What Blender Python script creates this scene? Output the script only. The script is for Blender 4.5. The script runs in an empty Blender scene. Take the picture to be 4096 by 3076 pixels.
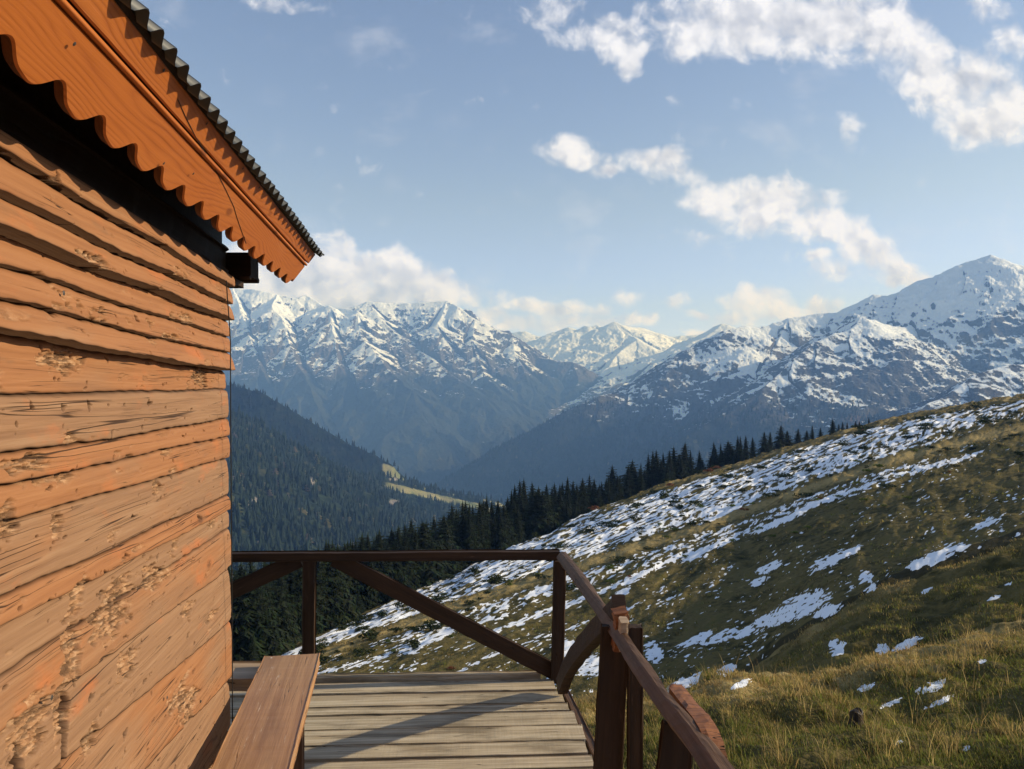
import bpy, math, random
import numpy as np
from mathutils import Vector, Matrix, Quaternion

R = math.radians
rng = np.random.default_rng(7)
random.seed(7)
scene = bpy.context.scene
COL = scene.collection

# --------------------------------------------------------------------------
# camera geometry used to lay the place out (metres; X right, Y ahead, Z up)
# --------------------------------------------------------------------------
FPX, CX, HZ, CAMZ = 1600.0, 1106.0, 843.0, 1.7

def at(x, y, d):
    return Vector(((x - CX) / FPX * d, d, CAMZ - (y - HZ) / FPX * d))

def hit(x, y, p0, n):
    """where the sight line through a photo point meets a plane"""
    r = Vector(((x - CX) / FPX, 1.0, -(y - HZ) / FPX))
    c = Vector((0, 0, CAMZ))
    t = (Vector(p0) - c).dot(Vector(n)) / r.dot(Vector(n))
    return c + r * t

SUN_AZ, SUN_EL = R(85), R(21.5)
SUN = Vector((math.sin(SUN_AZ) * math.cos(SUN_EL), math.cos(SUN_AZ) * math.cos(SUN_EL), math.sin(SUN_EL)))

# --------------------------------------------------------------------------
# noise
# --------------------------------------------------------------------------
_perm = np.random.default_rng(11).permutation(4096).astype(np.int64)
_ga = np.random.default_rng(12).uniform(0, 2 * np.pi, 4096)
_gx, _gy = np.cos(_ga).astype(np.float32), np.sin(_ga).astype(np.float32)

def pn(x, y, seed=0):
    x = np.asarray(x, dtype=np.float64); y = np.asarray(y, dtype=np.float64)
    xi = np.floor(x).astype(np.int64); yi = np.floor(y).astype(np.int64)
    xf = (x - xi); yf = (y - yi)
    u = xf * xf * xf * (xf * (xf * 6 - 15) + 10)
    v = yf * yf * yf * (yf * (yf * 6 - 15) + 10)
    def g(ix, iy, fx, fy):
        h = _perm[(_perm[(ix + seed * 131) & 4095] + iy) & 4095]
        return _gx[h] * fx + _gy[h] * fy
    a = g(xi, yi, xf, yf); b = g(xi + 1, yi, xf - 1, yf)
    c = g(xi, yi + 1, xf, yf - 1); d = g(xi + 1, yi + 1, xf - 1, yf - 1)
    return (a + (b - a) * u + (c - a) * v + (a - b - c + d) * u * v) * 1.5

def fbm(x, y, o=5, seed=0, gain=.5, lac=2.03):
    s = 0; a = 1.0; t = 0
    for i in range(o):
        s = s + a * pn(x, y, seed + i); t += a
        x = x * lac + 3.1; y = y * lac + 1.7; a *= gain
    return s / t

def ridged(x, y, o=5, seed=0, gain=.5, lac=2.07):
    s = 0; a = 1.0; t = 0
    for i in range(o):
        s = s + a * (1 - 2 * np.abs(pn(x, y, seed + i))); t += a
        x = x * lac + 5.3; y = y * lac + 2.9; a *= gain
    return s / t

def sstep(a, b, x):
    t = np.clip((x - a) / (b - a), 0, 1)
    return t * t * (3 - 2 * t)

# --------------------------------------------------------------------------
# objects
# --------------------------------------------------------------------------
def tag(o, label=None, cat=None, group=None, kind=None):
    if label: o['label'] = label
    if cat: o['category'] = cat
    if group: o['group'] = group
    if kind: o['kind'] = kind
    return o

WORLD = {}
def empty(name, M):
    o = bpy.data.objects.new(name, None)
    o.empty_display_size = .2
    COL.objects.link(o)
    o.matrix_basis = M
    WORLD[o.name] = M.copy()
    return o

def link(name, me, mat=None, parent=None, M=None):
    o = bpy.data.objects.new(name, me)
    COL.objects.link(o)
    M = M if M is not None else Matrix.Identity(4)
    WORLD[o.name] = M.copy()
    if parent is not None:
        o.parent = parent
        o.matrix_basis = WORLD[parent.name].inverted() @ M
    else:
        o.matrix_basis = M
    if mat is not None and not me.materials:
        me.materials.append(mat)
    return o

def np_mesh(name, V, faces, smooth=True, attrs=None, cattrs=None):
    """faces: list of int arrays (n,3) / (n,4)"""
    V = np.asarray(V, dtype=np.float32).reshape(-1, 3)
    me = bpy.data.meshes.new(name)
    me.vertices.add(len(V)); me.vertices.foreach_set('co', V.ravel())
    faces = [np.asarray(f, dtype=np.int32) for f in faces if len(f)]
    loops = np.concatenate([f.ravel() for f in faces])
    tot = np.concatenate([np.full(len(f), f.shape[1], dtype=np.int32) for f in faces])
    st = np.concatenate([[0], np.cumsum(tot)[:-1]]).astype(np.int32)
    me.loops.add(len(loops)); me.loops.foreach_set('vertex_index', loops)
    me.polygons.add(len(tot)); me.polygons.foreach_set('loop_start', st)
    try: me.polygons.foreach_set('loop_total', tot)
    except Exception: pass
    me.polygons.foreach_set('use_smooth', np.full(len(tot), smooth, dtype=bool))
    for k, a in (attrs or {}).items():
        me.attributes.new(k, 'FLOAT', 'POINT').data.foreach_set('value', np.asarray(a, dtype=np.float32).ravel())
    for k, a in (cattrs or {}).items():
        a = np.asarray(a, dtype=np.float32).reshape(-1, 3)
        a = np.concatenate([a, np.ones((len(a), 1), np.float32)], 1)
        me.attributes.new(k, 'FLOAT_COLOR', 'POINT').data.foreach_set('color', a.ravel())
    me.update(calc_edges=True)
    me.validate()
    return me

def grid_faces(nr, nc, off=0, wrap=False):
    i = np.arange(nr - 1)[:, None]; j = np.arange(nc if wrap else nc - 1)[None, :]
    j2 = (j + 1) % nc
    a = i * nc + j; b = i * nc + j2; c = (i + 1) * nc + j2; d = (i + 1) * nc + j
    return np.stack([a, b, c, d], -1).reshape(-1, 4) + off

def frame(P0, P1, up=(0, 0, 1)):
    x = (Vector(P1) - Vector(P0)); L = x.length; x.normalize()
    z = Vector(up); z = (z - x * z.dot(x)).normalized()
    y = z.cross(x)
    M = Matrix.Identity(4)
    for i in range(3):
        M[i][0], M[i][1], M[i][2], M[i][3] = x[i], y[i], z[i], P0[i]
    return M, L

_bs = [100]
def beam_arrays(L, w, h, wob=.003, bend=0.0, seg=.05, ch=.12, low=.0, x0=0., taper=0., wz=None, skew0=0., skew1=0.):
    """a sawn or hewn timber along local X: rounded rectangle w (Y) by h (Z), edges wobbling"""
    _bs[0] += 3; s = _bs[0]
    n = max(3, int(L / seg) + 1)
    t = np.linspace(0, 1, n)
    c = min(w, h) * ch
    a, b = w / 2, h / 2
    ring = []
    m = 3
    for (sx, sy) in ((1, 1), (-1, 1), (-1, -1), (1, -1)):
        p = [(sx * (a - c), sy * b), (sx * (a - c * .3), sy * (b - c * .3)), (sx * a, sy * (b - c))]
        if sx * sy < 0: p = p[::-1]
        ring += p[::-1] if False else p
    ring = ring[::-1]
    # put mid points on the faces for irregularity
    rr = []
    for k in range(len(ring)):
        p, q = ring[k], ring[(k + 1) % len(ring)]
        rr.append(p)
        if math.hypot(p[0] - q[0], p[1] - q[1]) > min(w, h) * .4:
            rr.append(((p[0] + q[0]) / 2, (p[1] + q[1]) / 2))
    ring = np.array(rr)
    k = len(ring)
    X = t * L
    Y = ring[:, 0][None, :] * (1 - taper * t[:, None]); Z = ring[:, 1][None, :] * np.ones((n, 1))
    XX = np.broadcast_to(X[:, None], (n, k)).copy()
    nz = pn(X[:, None] / .12 + s, np.arange(k)[None, :] * .9 + s * 1.7, s % 97) + .5 * pn(X[:, None] / .04 + s, np.arange(k)[None, :] * 1.9, s % 89)
    rad = np.hypot(Y, Z) + 1e-6
    Y = Y + Y / rad * nz * wob; Z = Z + Z / rad * nz * wob
    if low:
        Y = Y + (low * pn(X / .33 + s * .7, X * 0 + 2.2, s % 83) + low * .5 * pn(X / .13 + s, X * 0, 5))[:, None]
        Z = Z + (low * .6 * pn(X / .4 + s * .3, X * 0 + 7.2, s % 79))[:, None]
    if bend:
        Z = Z + (bend * 4 * t * (1 - t))[:, None]
    XX[0] += skew0 * Z[0]; XX[-1] += skew1 * Z[-1]
    XX[0] += .004 * pn(np.arange(k) * .8, np.arange(k) * 0 + s); XX[-1] += .004 * pn(np.arange(k) * .8, np.arange(k) * 0 + s + 3)
    V = np.stack([XX + x0, Y, Z], -1).reshape(-1, 3)
    F4 = grid_faces(n, k, 0, True)
    c0 = len(V); V = np.concatenate([V, [V[:k].mean(0)], [V[-k:].mean(0)]])
    j = np.arange(k)
    F3 = np.concatenate([np.stack([np.full(k, c0), (j + 1) % k, j], -1),
                         np.stack([np.full(k, c0 + 1), (n - 1) * k + j, (n - 1) * k + (j + 1) % k], -1)])
    return V, F4, F3

def beam(name, P0, P1, w, h, mat, parent=None, up=(0, 0, 1), roll=0, **kw):
    M, L = frame(P0, P1, up)
    if roll: M = M @ Matrix.Rotation(roll, 4, 'X')
    V, F4, F3 = beam_arrays(L, w, h, **kw)
    me = np_mesh(name, V, [F4, F3], smooth=False)
    return link(name, me, mat, parent, M)

def tube(name, pts, r, mat, parent=None, n=8, closed_ends=True):
    pts = [Vector(p) for p in pts]
    V = []
    for i, p in enumerate(pts):
        d = (pts[min(i + 1, len(pts) - 1)] - pts[max(i - 1, 0)]).normalized()
        a = d.orthogonal().normalized() if abs(d.z) > .9 else d.cross(Vector((0, 0, 1))).normalized()
        b = d.cross(a)
        rr = r[i] if hasattr(r, '__len__') else r
        for k in range(n):
            t = 2 * math.pi * k / n
            V.append(p + a * math.cos(t) * rr + b * math.sin(t) * rr)
    F = grid_faces(len(pts), n, 0, True)
    me = np_mesh(name, [tuple(v) for v in V], [F])
    return link(name, me, mat, parent)

# --------------------------------------------------------------------------
# node helpers
# --------------------------------------------------------------------------
class NT:
    def __init__(s, name):
        s.m = bpy.data.materials.new(name); s.m.use_nodes = True
        s.t = s.m.node_tree; s.t.nodes.clear()
        s.out = s.n('ShaderNodeOutputMaterial')
    def n(s, typ, **kw):
        o = s.t.nodes.new(typ)
        for k, v in kw.items(): setattr(o, k, v)
        return o
    def set(s, sock, v):
        if isinstance(v, bpy.types.NodeSocket): s.t.links.new(v, sock)
        elif v is not None:
            if isinstance(v, (tuple, list)) and sock.type == 'RGBA' and len(v) == 3: v = (*v, 1)
            sock.default_value = v
    def math(s, op, a, b=None, c=None, clamp=False):
        o = s.n('ShaderNodeMath', operation=op, use_clamp=clamp)
        s.set(o.inputs[0], a)
        if b is not None: s.set(o.inputs[1], b)
        if c is not None: s.set(o.inputs[2], c)
        return o.outputs[0]
    def vm(s, op, a, b=None, out=0):
        o = s.n('ShaderNodeVectorMath', operation=op)
        s.set(o.inputs[0], a)
        if b is not None:
            s.set(o.inputs['Scale'] if op == 'SCALE' else o.inputs[1], b)
        return o.outputs['Value'] if op in ('LENGTH', 'DOT_PRODUCT') else o.outputs[0]
    def noise(s, vec, scale=1., detail=4., rough=.5, dist=0., fac=True, dim='3D', lac=2.0):
        o = s.n('ShaderNodeTexNoise', noise_dimensions=dim)
        s.set(o.inputs['Vector'], vec); s.set(o.inputs['Scale'], scale); s.set(o.inputs['Detail'], detail)
        s.set(o.inputs['Roughness'], rough); s.set(o.inputs['Distortion'], dist); s.set(o.inputs['Lacunarity'], lac)
        return o.outputs[0] if fac else o.outputs[1]
    def voro(s, vec, scale=1., feature='F1', out='Distance'):
        o = s.n('ShaderNodeTexVoronoi', feature=feature)
        s.set(o.inputs['Vector'], vec); s.set(o.inputs['Scale'], scale)
        return o.outputs[out]
    def ramp(s, fac, stops, interp='LINEAR'):
        o = s.n('ShaderNodeValToRGB'); cr = o.color_ramp; cr.interpolation = interp
        while len(cr.elements) < len(stops): cr.elements.new(.5)
        while len(cr.elements) > len(stops): cr.elements.remove(cr.elements[-1])
        for e, (p, c) in zip(cr.elements, stops):
            e.position = p
            if not hasattr(c, '__len__'): c = (c, c, c)
            e.color = (*c[:3], 1)
        s.set(o.inputs[0], fac)
        return o.outputs[0]
    def step(s, a, b, x):
        o = s.n('ShaderNodeMapRange', interpolation_type='SMOOTHSTEP')
        s.set(o.inputs['Value'], x); s.set(o.inputs['From Min'], a); s.set(o.inputs['From Max'], b)
        return o.outputs[0]
    def mix(s, f, a, b, blend='MIX'):
        o = s.n('ShaderNodeMix', data_type='RGBA', blend_type=blend)
        s.set(o.inputs[0], f); s.set(o.inputs[6], a); s.set(o.inputs[7], b)
        return o.outputs[2]
    def mapv(s, vec, scale=(1, 1, 1), loc=(0, 0, 0), rot=(0, 0, 0)):
        o = s.n('ShaderNodeMapping'); s.set(o.inputs['Vector'], vec)
        o.inputs['Scale'].default_value = scale; o.inputs['Location'].default_value = loc; o.inputs['Rotation'].default_value = rot
        return o.outputs[0]
    def attr(s, name, col=False):
        o = s.n('ShaderNodeAttribute', attribute_name=name)
        return o.outputs['Color'] if col else o.outputs['Fac']
    def obj(s): return s.n('ShaderNodeTexCoord').outputs['Object']
    def pos(s): return s.n('ShaderNodeNewGeometry').outputs['Position']
    def island(s): return s.n('ShaderNodeNewGeometry').outputs['Random Per Island']
    def objrand(s): return s.n('ShaderNodeObjectInfo').outputs['Random']
    def bump(s, h, strength=.5, dist=.01, normal=None):
        o = s.n('ShaderNodeBump'); s.set(o.inputs['Height'], h)
        o.inputs['Strength'].default_value = strength; o.inputs['Distance'].default_value = dist
        if normal is not None: s.set(o.inputs['Normal'], normal)
        return o.outputs[0]
    def pbsdf(s, col, rough=.8, spec=.3, normal=None):
        o = s.n('ShaderNodeBsdfPrincipled')
        s.set(o.inputs['Base Color'], col); s.set(o.inputs['Roughness'], rough)
        s.set(o.inputs['Specular IOR Level'], spec)
        if normal is not None: s.set(o.inputs['Normal'], normal)
        return o.outputs[0]
    def done(s, sh):
        s.t.links.new(sh, s.out.inputs['Surface']); return s.m

def comb(m, x, y, z):
    o = m.n('ShaderNodeCombineXYZ')
    for i, v in enumerate((x, y, z)): m.set(o.inputs[i], v)
    return o.outputs[0]

def sep(m, v):
    o = m.n('ShaderNodeSeparateXYZ'); m.set(o.inputs[0], v); return o.outputs

# ---- timber hewn by axe: the cabin wall (local Y along, Z up) -------------
def mat_hewn():
    m = NT('hewn_timber')
    p = m.obj()
    rough = m.attr('rough'); pk = m.attr('plank'); seam = m.attr('seam')
    warp = m.noise(m.mapv(p, (3, 3, 7)), 1, 3, .5, fac=False)
    pw = m.vm('ADD', p, m.vm('SCALE', m.vm('SUBTRACT', warp, (.5, .5, .5)), .016))
    pw = m.vm('ADD', pw, comb(m, 0, m.math('MULTIPLY', pk, 7.3), 0))
    g1 = m.noise(m.mapv(pw, (6, 1.6, 70)), 1, 5, .6)
    g2 = m.noise(m.mapv(pw, (10, 5, 210)), 1, 3, .6)
    big = m.noise(m.mapv(pw, (3, 1.8, 6)), 1, 4, .55)
    blot = m.noise(m.mapv(pw, (3, 4, 9), (3, 1, 2)), 1, 5, .6)
    base = m.ramp(g1, [(.20, (.225, .092, .036)), (.5, (.30, .130, .053)), (.80, (.36, .170, .074))])
    grey = m.ramp(g1, [(.20, (.190, .098, .052)), (.55, (.272, .150, .080)), (.8, (.325, .197, .114))])
    col = m.mix(m.step(.42, .66, m.math('ADD', m.math('MULTIPLY', big, .65), m.math('MULTIPLY', m.attr('grey'), .42))), base, grey)
    col = m.mix(m.math('MULTIPLY', m.step(.55, .75, blot), .6), col, (.47, .145, .045))
    col = m.mix(m.math('MULTIPLY', m.step(.60, .72, m.noise(m.mapv(pw, (4, 3, 14), (9, 4, 1)), 1, 4, .6)), .5), col, (.20, .105, .055))
    # fresh torn fibre in the rough places
    tear = m.noise(m.mapv(pw, (40, 26, 70)), 1, 5, .65)
    rc = m.ramp(tear, [(.3, (.16, .075, .035)), (.48, (.36, .19, .09)), (.7, (.56, .36, .215))])
    col = m.mix(m.math('MULTIPLY', rough, .85), col, rc)
    # drying cracks along the grain, dirt in them
    cks = []
    for (sc, off, wd, lo, hi) in (((2, .30, 17), 5, .0055, .50, .56), ((2, .6, 40), 11, .007, .56, .62), ((2, 1.5, 95), 17, .012, .58, .66)):
        ck = m.noise(m.mapv(pw, sc, (off, off, off)), 1, 2.0, .5)
        ckm = m.noise(m.mapv(pw, (2, 1.2 + sc[1] * 2, sc[2] * .35), (1 + off, 8, 3)), 1, 1.5, .5)
        c1 = m.math('SUBTRACT', 1, m.step(wd * .25, wd, m.math('ABSOLUTE', m.math('SUBTRACT', ck, .5))))
        cks.append(m.math('MULTIPLY', c1, m.step(lo, hi, ckm)))
    cr = m.math('MAXIMUM', m.math('MAXIMUM', cks[0], cks[1]), m.math('MULTIPLY', cks[2], .6))
    kn = m.voro(m.mapv(pw, (1, 2.6, 5.0), (3, 3, 3)), 1)
    knc = m.math('MULTIPLY', m.math('SUBTRACT', 1, m.step(.03, .11, kn)), m.step(.3, .5, m.noise(m.mapv(pw, (9, 60, 80)), 1, 3, .6)))
    col = m.mix(m.math('MULTIPLY', knc, .8), col, (.10, .042, .018))
    col = m.mix(m.math('MULTIPLY', cr, .92), col, (.035, .016, .008))
    col = m.mix(m.math('MULTIPLY', seam, .9), col, (.03, .014, .007))
    col = m.mix(m.math('MULTIPLY', m.attr('dirt'), .88), col, (.035, .017, .008))
    h = m.math('ADD', m.math('MULTIPLY', g1, .5), m.math('MULTIPLY', g2, .35))
    h = m.math('ADD', h, m.math('MULTIPLY', m.math('MULTIPLY', tear, rough), 2.2))
    h = m.math('SUBTRACT', h, m.math('MULTIPLY', cr, 1.4))
    nrm = m.bump(h, .55, .005)
    return m.done(m.pbsdf(col, .72, .25, nrm))

# ---- planed and varnished pine: fascia (local X along, Y across) -----------
def mat_pine(name, dark, mid, light, k=30, spec=.35, rough=.5, yscale=1.):
    m = NT(name)
    p = m.obj(); q = m.vm('ADD', p, m.vm('SCALE', comb(m, m.objrand(), m.objrand(), m.objrand()), 7))
    nz = m.noise(m.mapv(q, (1.1, 6 * yscale, 4)), 1, 2, .45)
    w = m.math('ADD', m.math('MULTIPLY', nz, 17), m.math('MULTIPLY', m.noise(m.mapv(q, (2, 60, 30)), 1, 2), .7))
    w = m.math('ADD', w, m.math('MULTIPLY', sep(m, p)[1], 62))
    tri = m.math('PINGPONG', w, .5)
    tri = m.math('MULTIPLY', tri, 2)
    ring = m.math('MULTIPLY', m.math('POWER', tri, 2.2), m.step(.25, .75, m.noise(m.mapv(q, (1.5, 9, 9), (4, 4, 4)), 1, 3, .6)))
    fine = m.noise(m.mapv(q, (4, 160, 160)), 1, 4, .6)
    big = m.noise(m.mapv(q, (2, 6, 6)), 1, 3, .5)
    col = m.mix(ring, mid, dark)
    col = m.mix(m.math('MULTIPLY', m.step(.5, .75, big), .55), col, light)
    col = m.mix(m.math('MULTIPLY', m.step(.5, .8, fine), .25), col, dark)
    kn = m.voro(m.mapv(q, (3.2, 7, 5)), 1)
    col = m.mix(m.math('MULTIPLY', m.math('SUBTRACT', 1, m.step(.05, .12, kn)), .6), col, tuple(c * .4 for c in dark))
    nrm = m.bump(m.math('ADD', m.math('MULTIPLY', ring, -.35), m.math('MULTIPLY', fine, .5)), .35, .003)
    return m.done(m.pbsdf(col, rough, spec, nrm))

# ---- dark stained timber, used along local X --------------------------------
def mat_stained(name, a, b, worn, wear=.0, rough=.62, spec=.3, bumpd=.005):
    m = NT(name)
    q = m.vm('ADD', m.obj(), m.vm('SCALE', comb(m, m.objrand(), m.island(), m.objrand()), 9))
    g = m.noise(m.mapv(q, (1.6, 42, 42)), 1, 5, .6)
    g2 = m.noise(m.mapv(q, (7, 170, 170)), 1, 3, .6)
    big = m.noise(m.mapv(q, (2.2, 9, 9)), 1, 4, .55)
    col = m.mix(m.step(.3, .72, g), a, b)
    col = m.mix(m.math('MULTIPLY', m.step(.48, .72, big), .5), col, tuple(c * .55 for c in a))
    ck = m.noise(m.mapv(q, (1.1, 26, 26), (4, 4, 4)), 1, 2, .5)
    cr = m.math('SUBTRACT', 1, m.step(0, .010, m.math('ABSOLUTE', m.math('SUBTRACT', ck, .5))))
    cr = m.math('MULTIPLY', cr, m.step(.5, .6, m.noise(m.mapv(q, (2.6, 5, 5), (2, 1, 7)), 1, 2)))
    sc = m.noise(m.mapv(q, (9, 95, 95), (7, 2, 2)), 1, 4, .7)
    scm = m.math('MULTIPLY', m.step(.60, .70, sc), m.step(.46, .66, m.noise(m.mapv(q, (2.4, 8, 8), (1, 5, 2)), 1, 3)))
    if wear: col = m.mix(m.math('MULTIPLY', scm, wear), col, worn)
    col = m.mix(m.math('MULTIPLY', cr, .9), col, (.012, .007, .004))
    h = m.math('ADD', m.math('MULTIPLY', g, .6), m.math('MULTIPLY', g2, .3))
    h = m.math('SUBTRACT', h, m.math('MULTIPLY', cr, 1.2))
    return m.done(m.pbsdf(col, rough, spec, m.bump(h, .6, bumpd)))

# ---- weathered deck boards ----------------------------------------------------
def mat_deck():
    m = NT('weathered_boards')
    isl = m.island()
    q = m.vm('ADD', m.obj(), m.vm('SCALE', comb(m, isl, isl, isl), 13))
    g = m.noise(m.mapv(q, (1.3, 48, 48)), 1, 6, .62)
    big = m.noise(m.mapv(q, (1.8, 9, 9)), 1, 5, .6)
    saw = m.noise(m.mapv(q, (90, 3, 3)), 1, 2, .5)
    col = m.ramp(g, [(.22, (.19, .14, .09)), (.42, (.46, .36, .235)), (.58, (.64, .53, .365)), (.78, (.76, .66, .50))])
    col = m.mix(m.math('MULTIPLY', m.step(.47, .68, big), .8), col, (.175, .135, .085))
    col = m.mix(m.math('MULTIPLY', isl, .35), col, (.30, .25, .175))
    col = m.mix(m.math('MULTIPLY', m.step(.55, .75, m.noise(m.mapv(q, (4, 14, 14), (3, 3, 3)), 1, 4)), .35), col, (.50, .36, .20))
    ck = m.noise(m.mapv(q, (.8, 30, 30), (4, 9, 4)), 1, 2, .5)
    cr = m.math('SUBTRACT', 1, m.step(0, .010, m.math('ABSOLUTE', m.math('SUBTRACT', ck, .5))))
    cr = m.math('MULTIPLY', cr, m.step(.47, .56, m.noise(m.mapv(q, (1.8, 6, 6), (2, 1, 7)), 1, 2)))
    col = m.mix(m.math('MULTIPLY', cr, .85), col, (.03, .022, .014))
    kn = m.voro(m.mapv(q, (2.2, 7, 7)), 1)
    col = m.mix(m.math('MULTIPLY', m.math('SUBTRACT', 1, m.step(.04, .10, kn)), .8), col, (.07, .045, .026))
    h = m.math('ADD', m.math('MULTIPLY', g, .8), m.math('MULTIPLY', saw, .25))
    h = m.math('SUBTRACT', h, m.math('MULTIPLY', cr, 1.2))
    return m.done(m.pbsdf(col, .85, .15, m.bump(h, .7, .005)))

def mat_plain(name, col, rough=.6, spec=.3, metal=0):
    m = NT(name)
    v = m.noise(m.obj(), 30, 4, .6)
    c = m.mix(m.math('MULTIPLY', v, .5), col, tuple(x * .55 for x in col))
    sh = m.pbsdf(c, rough, spec, m.bump(v, .2, .002))
    sh.node.inputs['Metallic'].default_value = metal
    return m.done(sh)

HEWN = mat_hewn()
PINE = mat_pine('varnished_pine', (.29, .072, .012), (.455, .135, .024), (.54, .19, .048))
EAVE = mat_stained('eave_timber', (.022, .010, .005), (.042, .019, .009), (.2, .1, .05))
RAILW = mat_stained('brown_stained_timber', (.028, .0135, .006), (.056, .028, .0125), (.22, .12, .07), wear=.4, bumpd=.008)
RAILR = mat_stained('rough_brown_timber', (.080, .040, .019), (.165, .088, .045), (.36, .22, .14), wear=.5, bumpd=.009)
ROUGHT = mat_stained('torn_orange_timber', (.16, .058, .022), (.34, .135, .05), (.5, .3, .16), wear=.5, bumpd=.012)
BENCH = mat_stained('bench_brown', (.32, .165, .072), (.46, .258, .120), (.74, .64, .50), wear=.8, rough=.45, spec=.4)
RIM_SHADE = mat_stained('shaded_rim', (.055, .018, .006), (.12, .042, .014), (.2, .1, .05))  # dark brown with the shade of board rims painted into it
PLANK = mat_stained('grey_brown_plank', (.36, .25, .155), (.58, .43, .28), (.5, .4, .3), wear=.4)
DECKM = mat_deck()
METAL = mat_plain('painted_corrugated_metal', (.018, .021, .025), .42, .5)
BLACK = mat_plain('black_cable', (.012, .011, .010), .5, .3)
NAIL = mat_plain('nail_steel', (.10, .085, .075), .5, .5, .6)

# ==========================================================================
# CABIN  (local frame: y along the side wall, x outward, z up)
# ==========================================================================
YAW = R(6.88)
WX = -0.80                       # wall plane in the rotated frame
CABM = Matrix.Rotation(YAW, 4, 'Z')
def cab(x, y, z): return CABM @ Vector((x, y, z))
def loc(p): return CABM.inverted() @ Vector(p)
NW = CABM.to_3x3() @ Vector((1, 0, 0))
cabin = empty('log_cabin', CABM @ Matrix.Translation((WX - 1.4, 1.0, -.02)))
tag(cabin, 'orange-brown timber cabin with hewn plank wall and corrugated eave', 'cabin')
YC = 3.235                       # the far corner

# plank edges: (z at y=1.52, z at the corner, lip thickness, set-back, greyness)
PK = [(2.192, 2.178), (2.146, 2.132), (2.068, 2.061), (2.000, 1.994), (1.938, 1.924), (1.870, 1.856), (1.810, 1.782), (1.693, 1.706),
      (1.5775, 1.587), (1.518, 1.515), (1.447, 1.423), (1.306, 1.273), (1.253, 1.209), (1.156, 1.130), (1.053, .960),
      (.90, .74), (.70, .50), (.44, .30), (.20, .12), (-.15, -.15)]
LIP = [.004, .025, .036, .019, .015, .037, .008, .006, .008, .005, .008, .012, .004, .010, .012, .010, .012, .012, .01]
SET = [.022, .004, .002, -.006, .000, .002, -.016, -.004, -.002, 0, -.003, .004, -.002, .003, 0, .004, 0, .003, 0]
GREY = [.3, .0, .15, .1, .0, .25, .2, .95, .0, .35, .75, .2, .9, .55, 1.0, .5, .8, .95, .6]
ENDJ = [0, .002, .012, .006, .006, .010, .0, -.004, .004, .006, -.006, -.012, -.002, .012, .010, .026, .004, -.002, 0]

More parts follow.
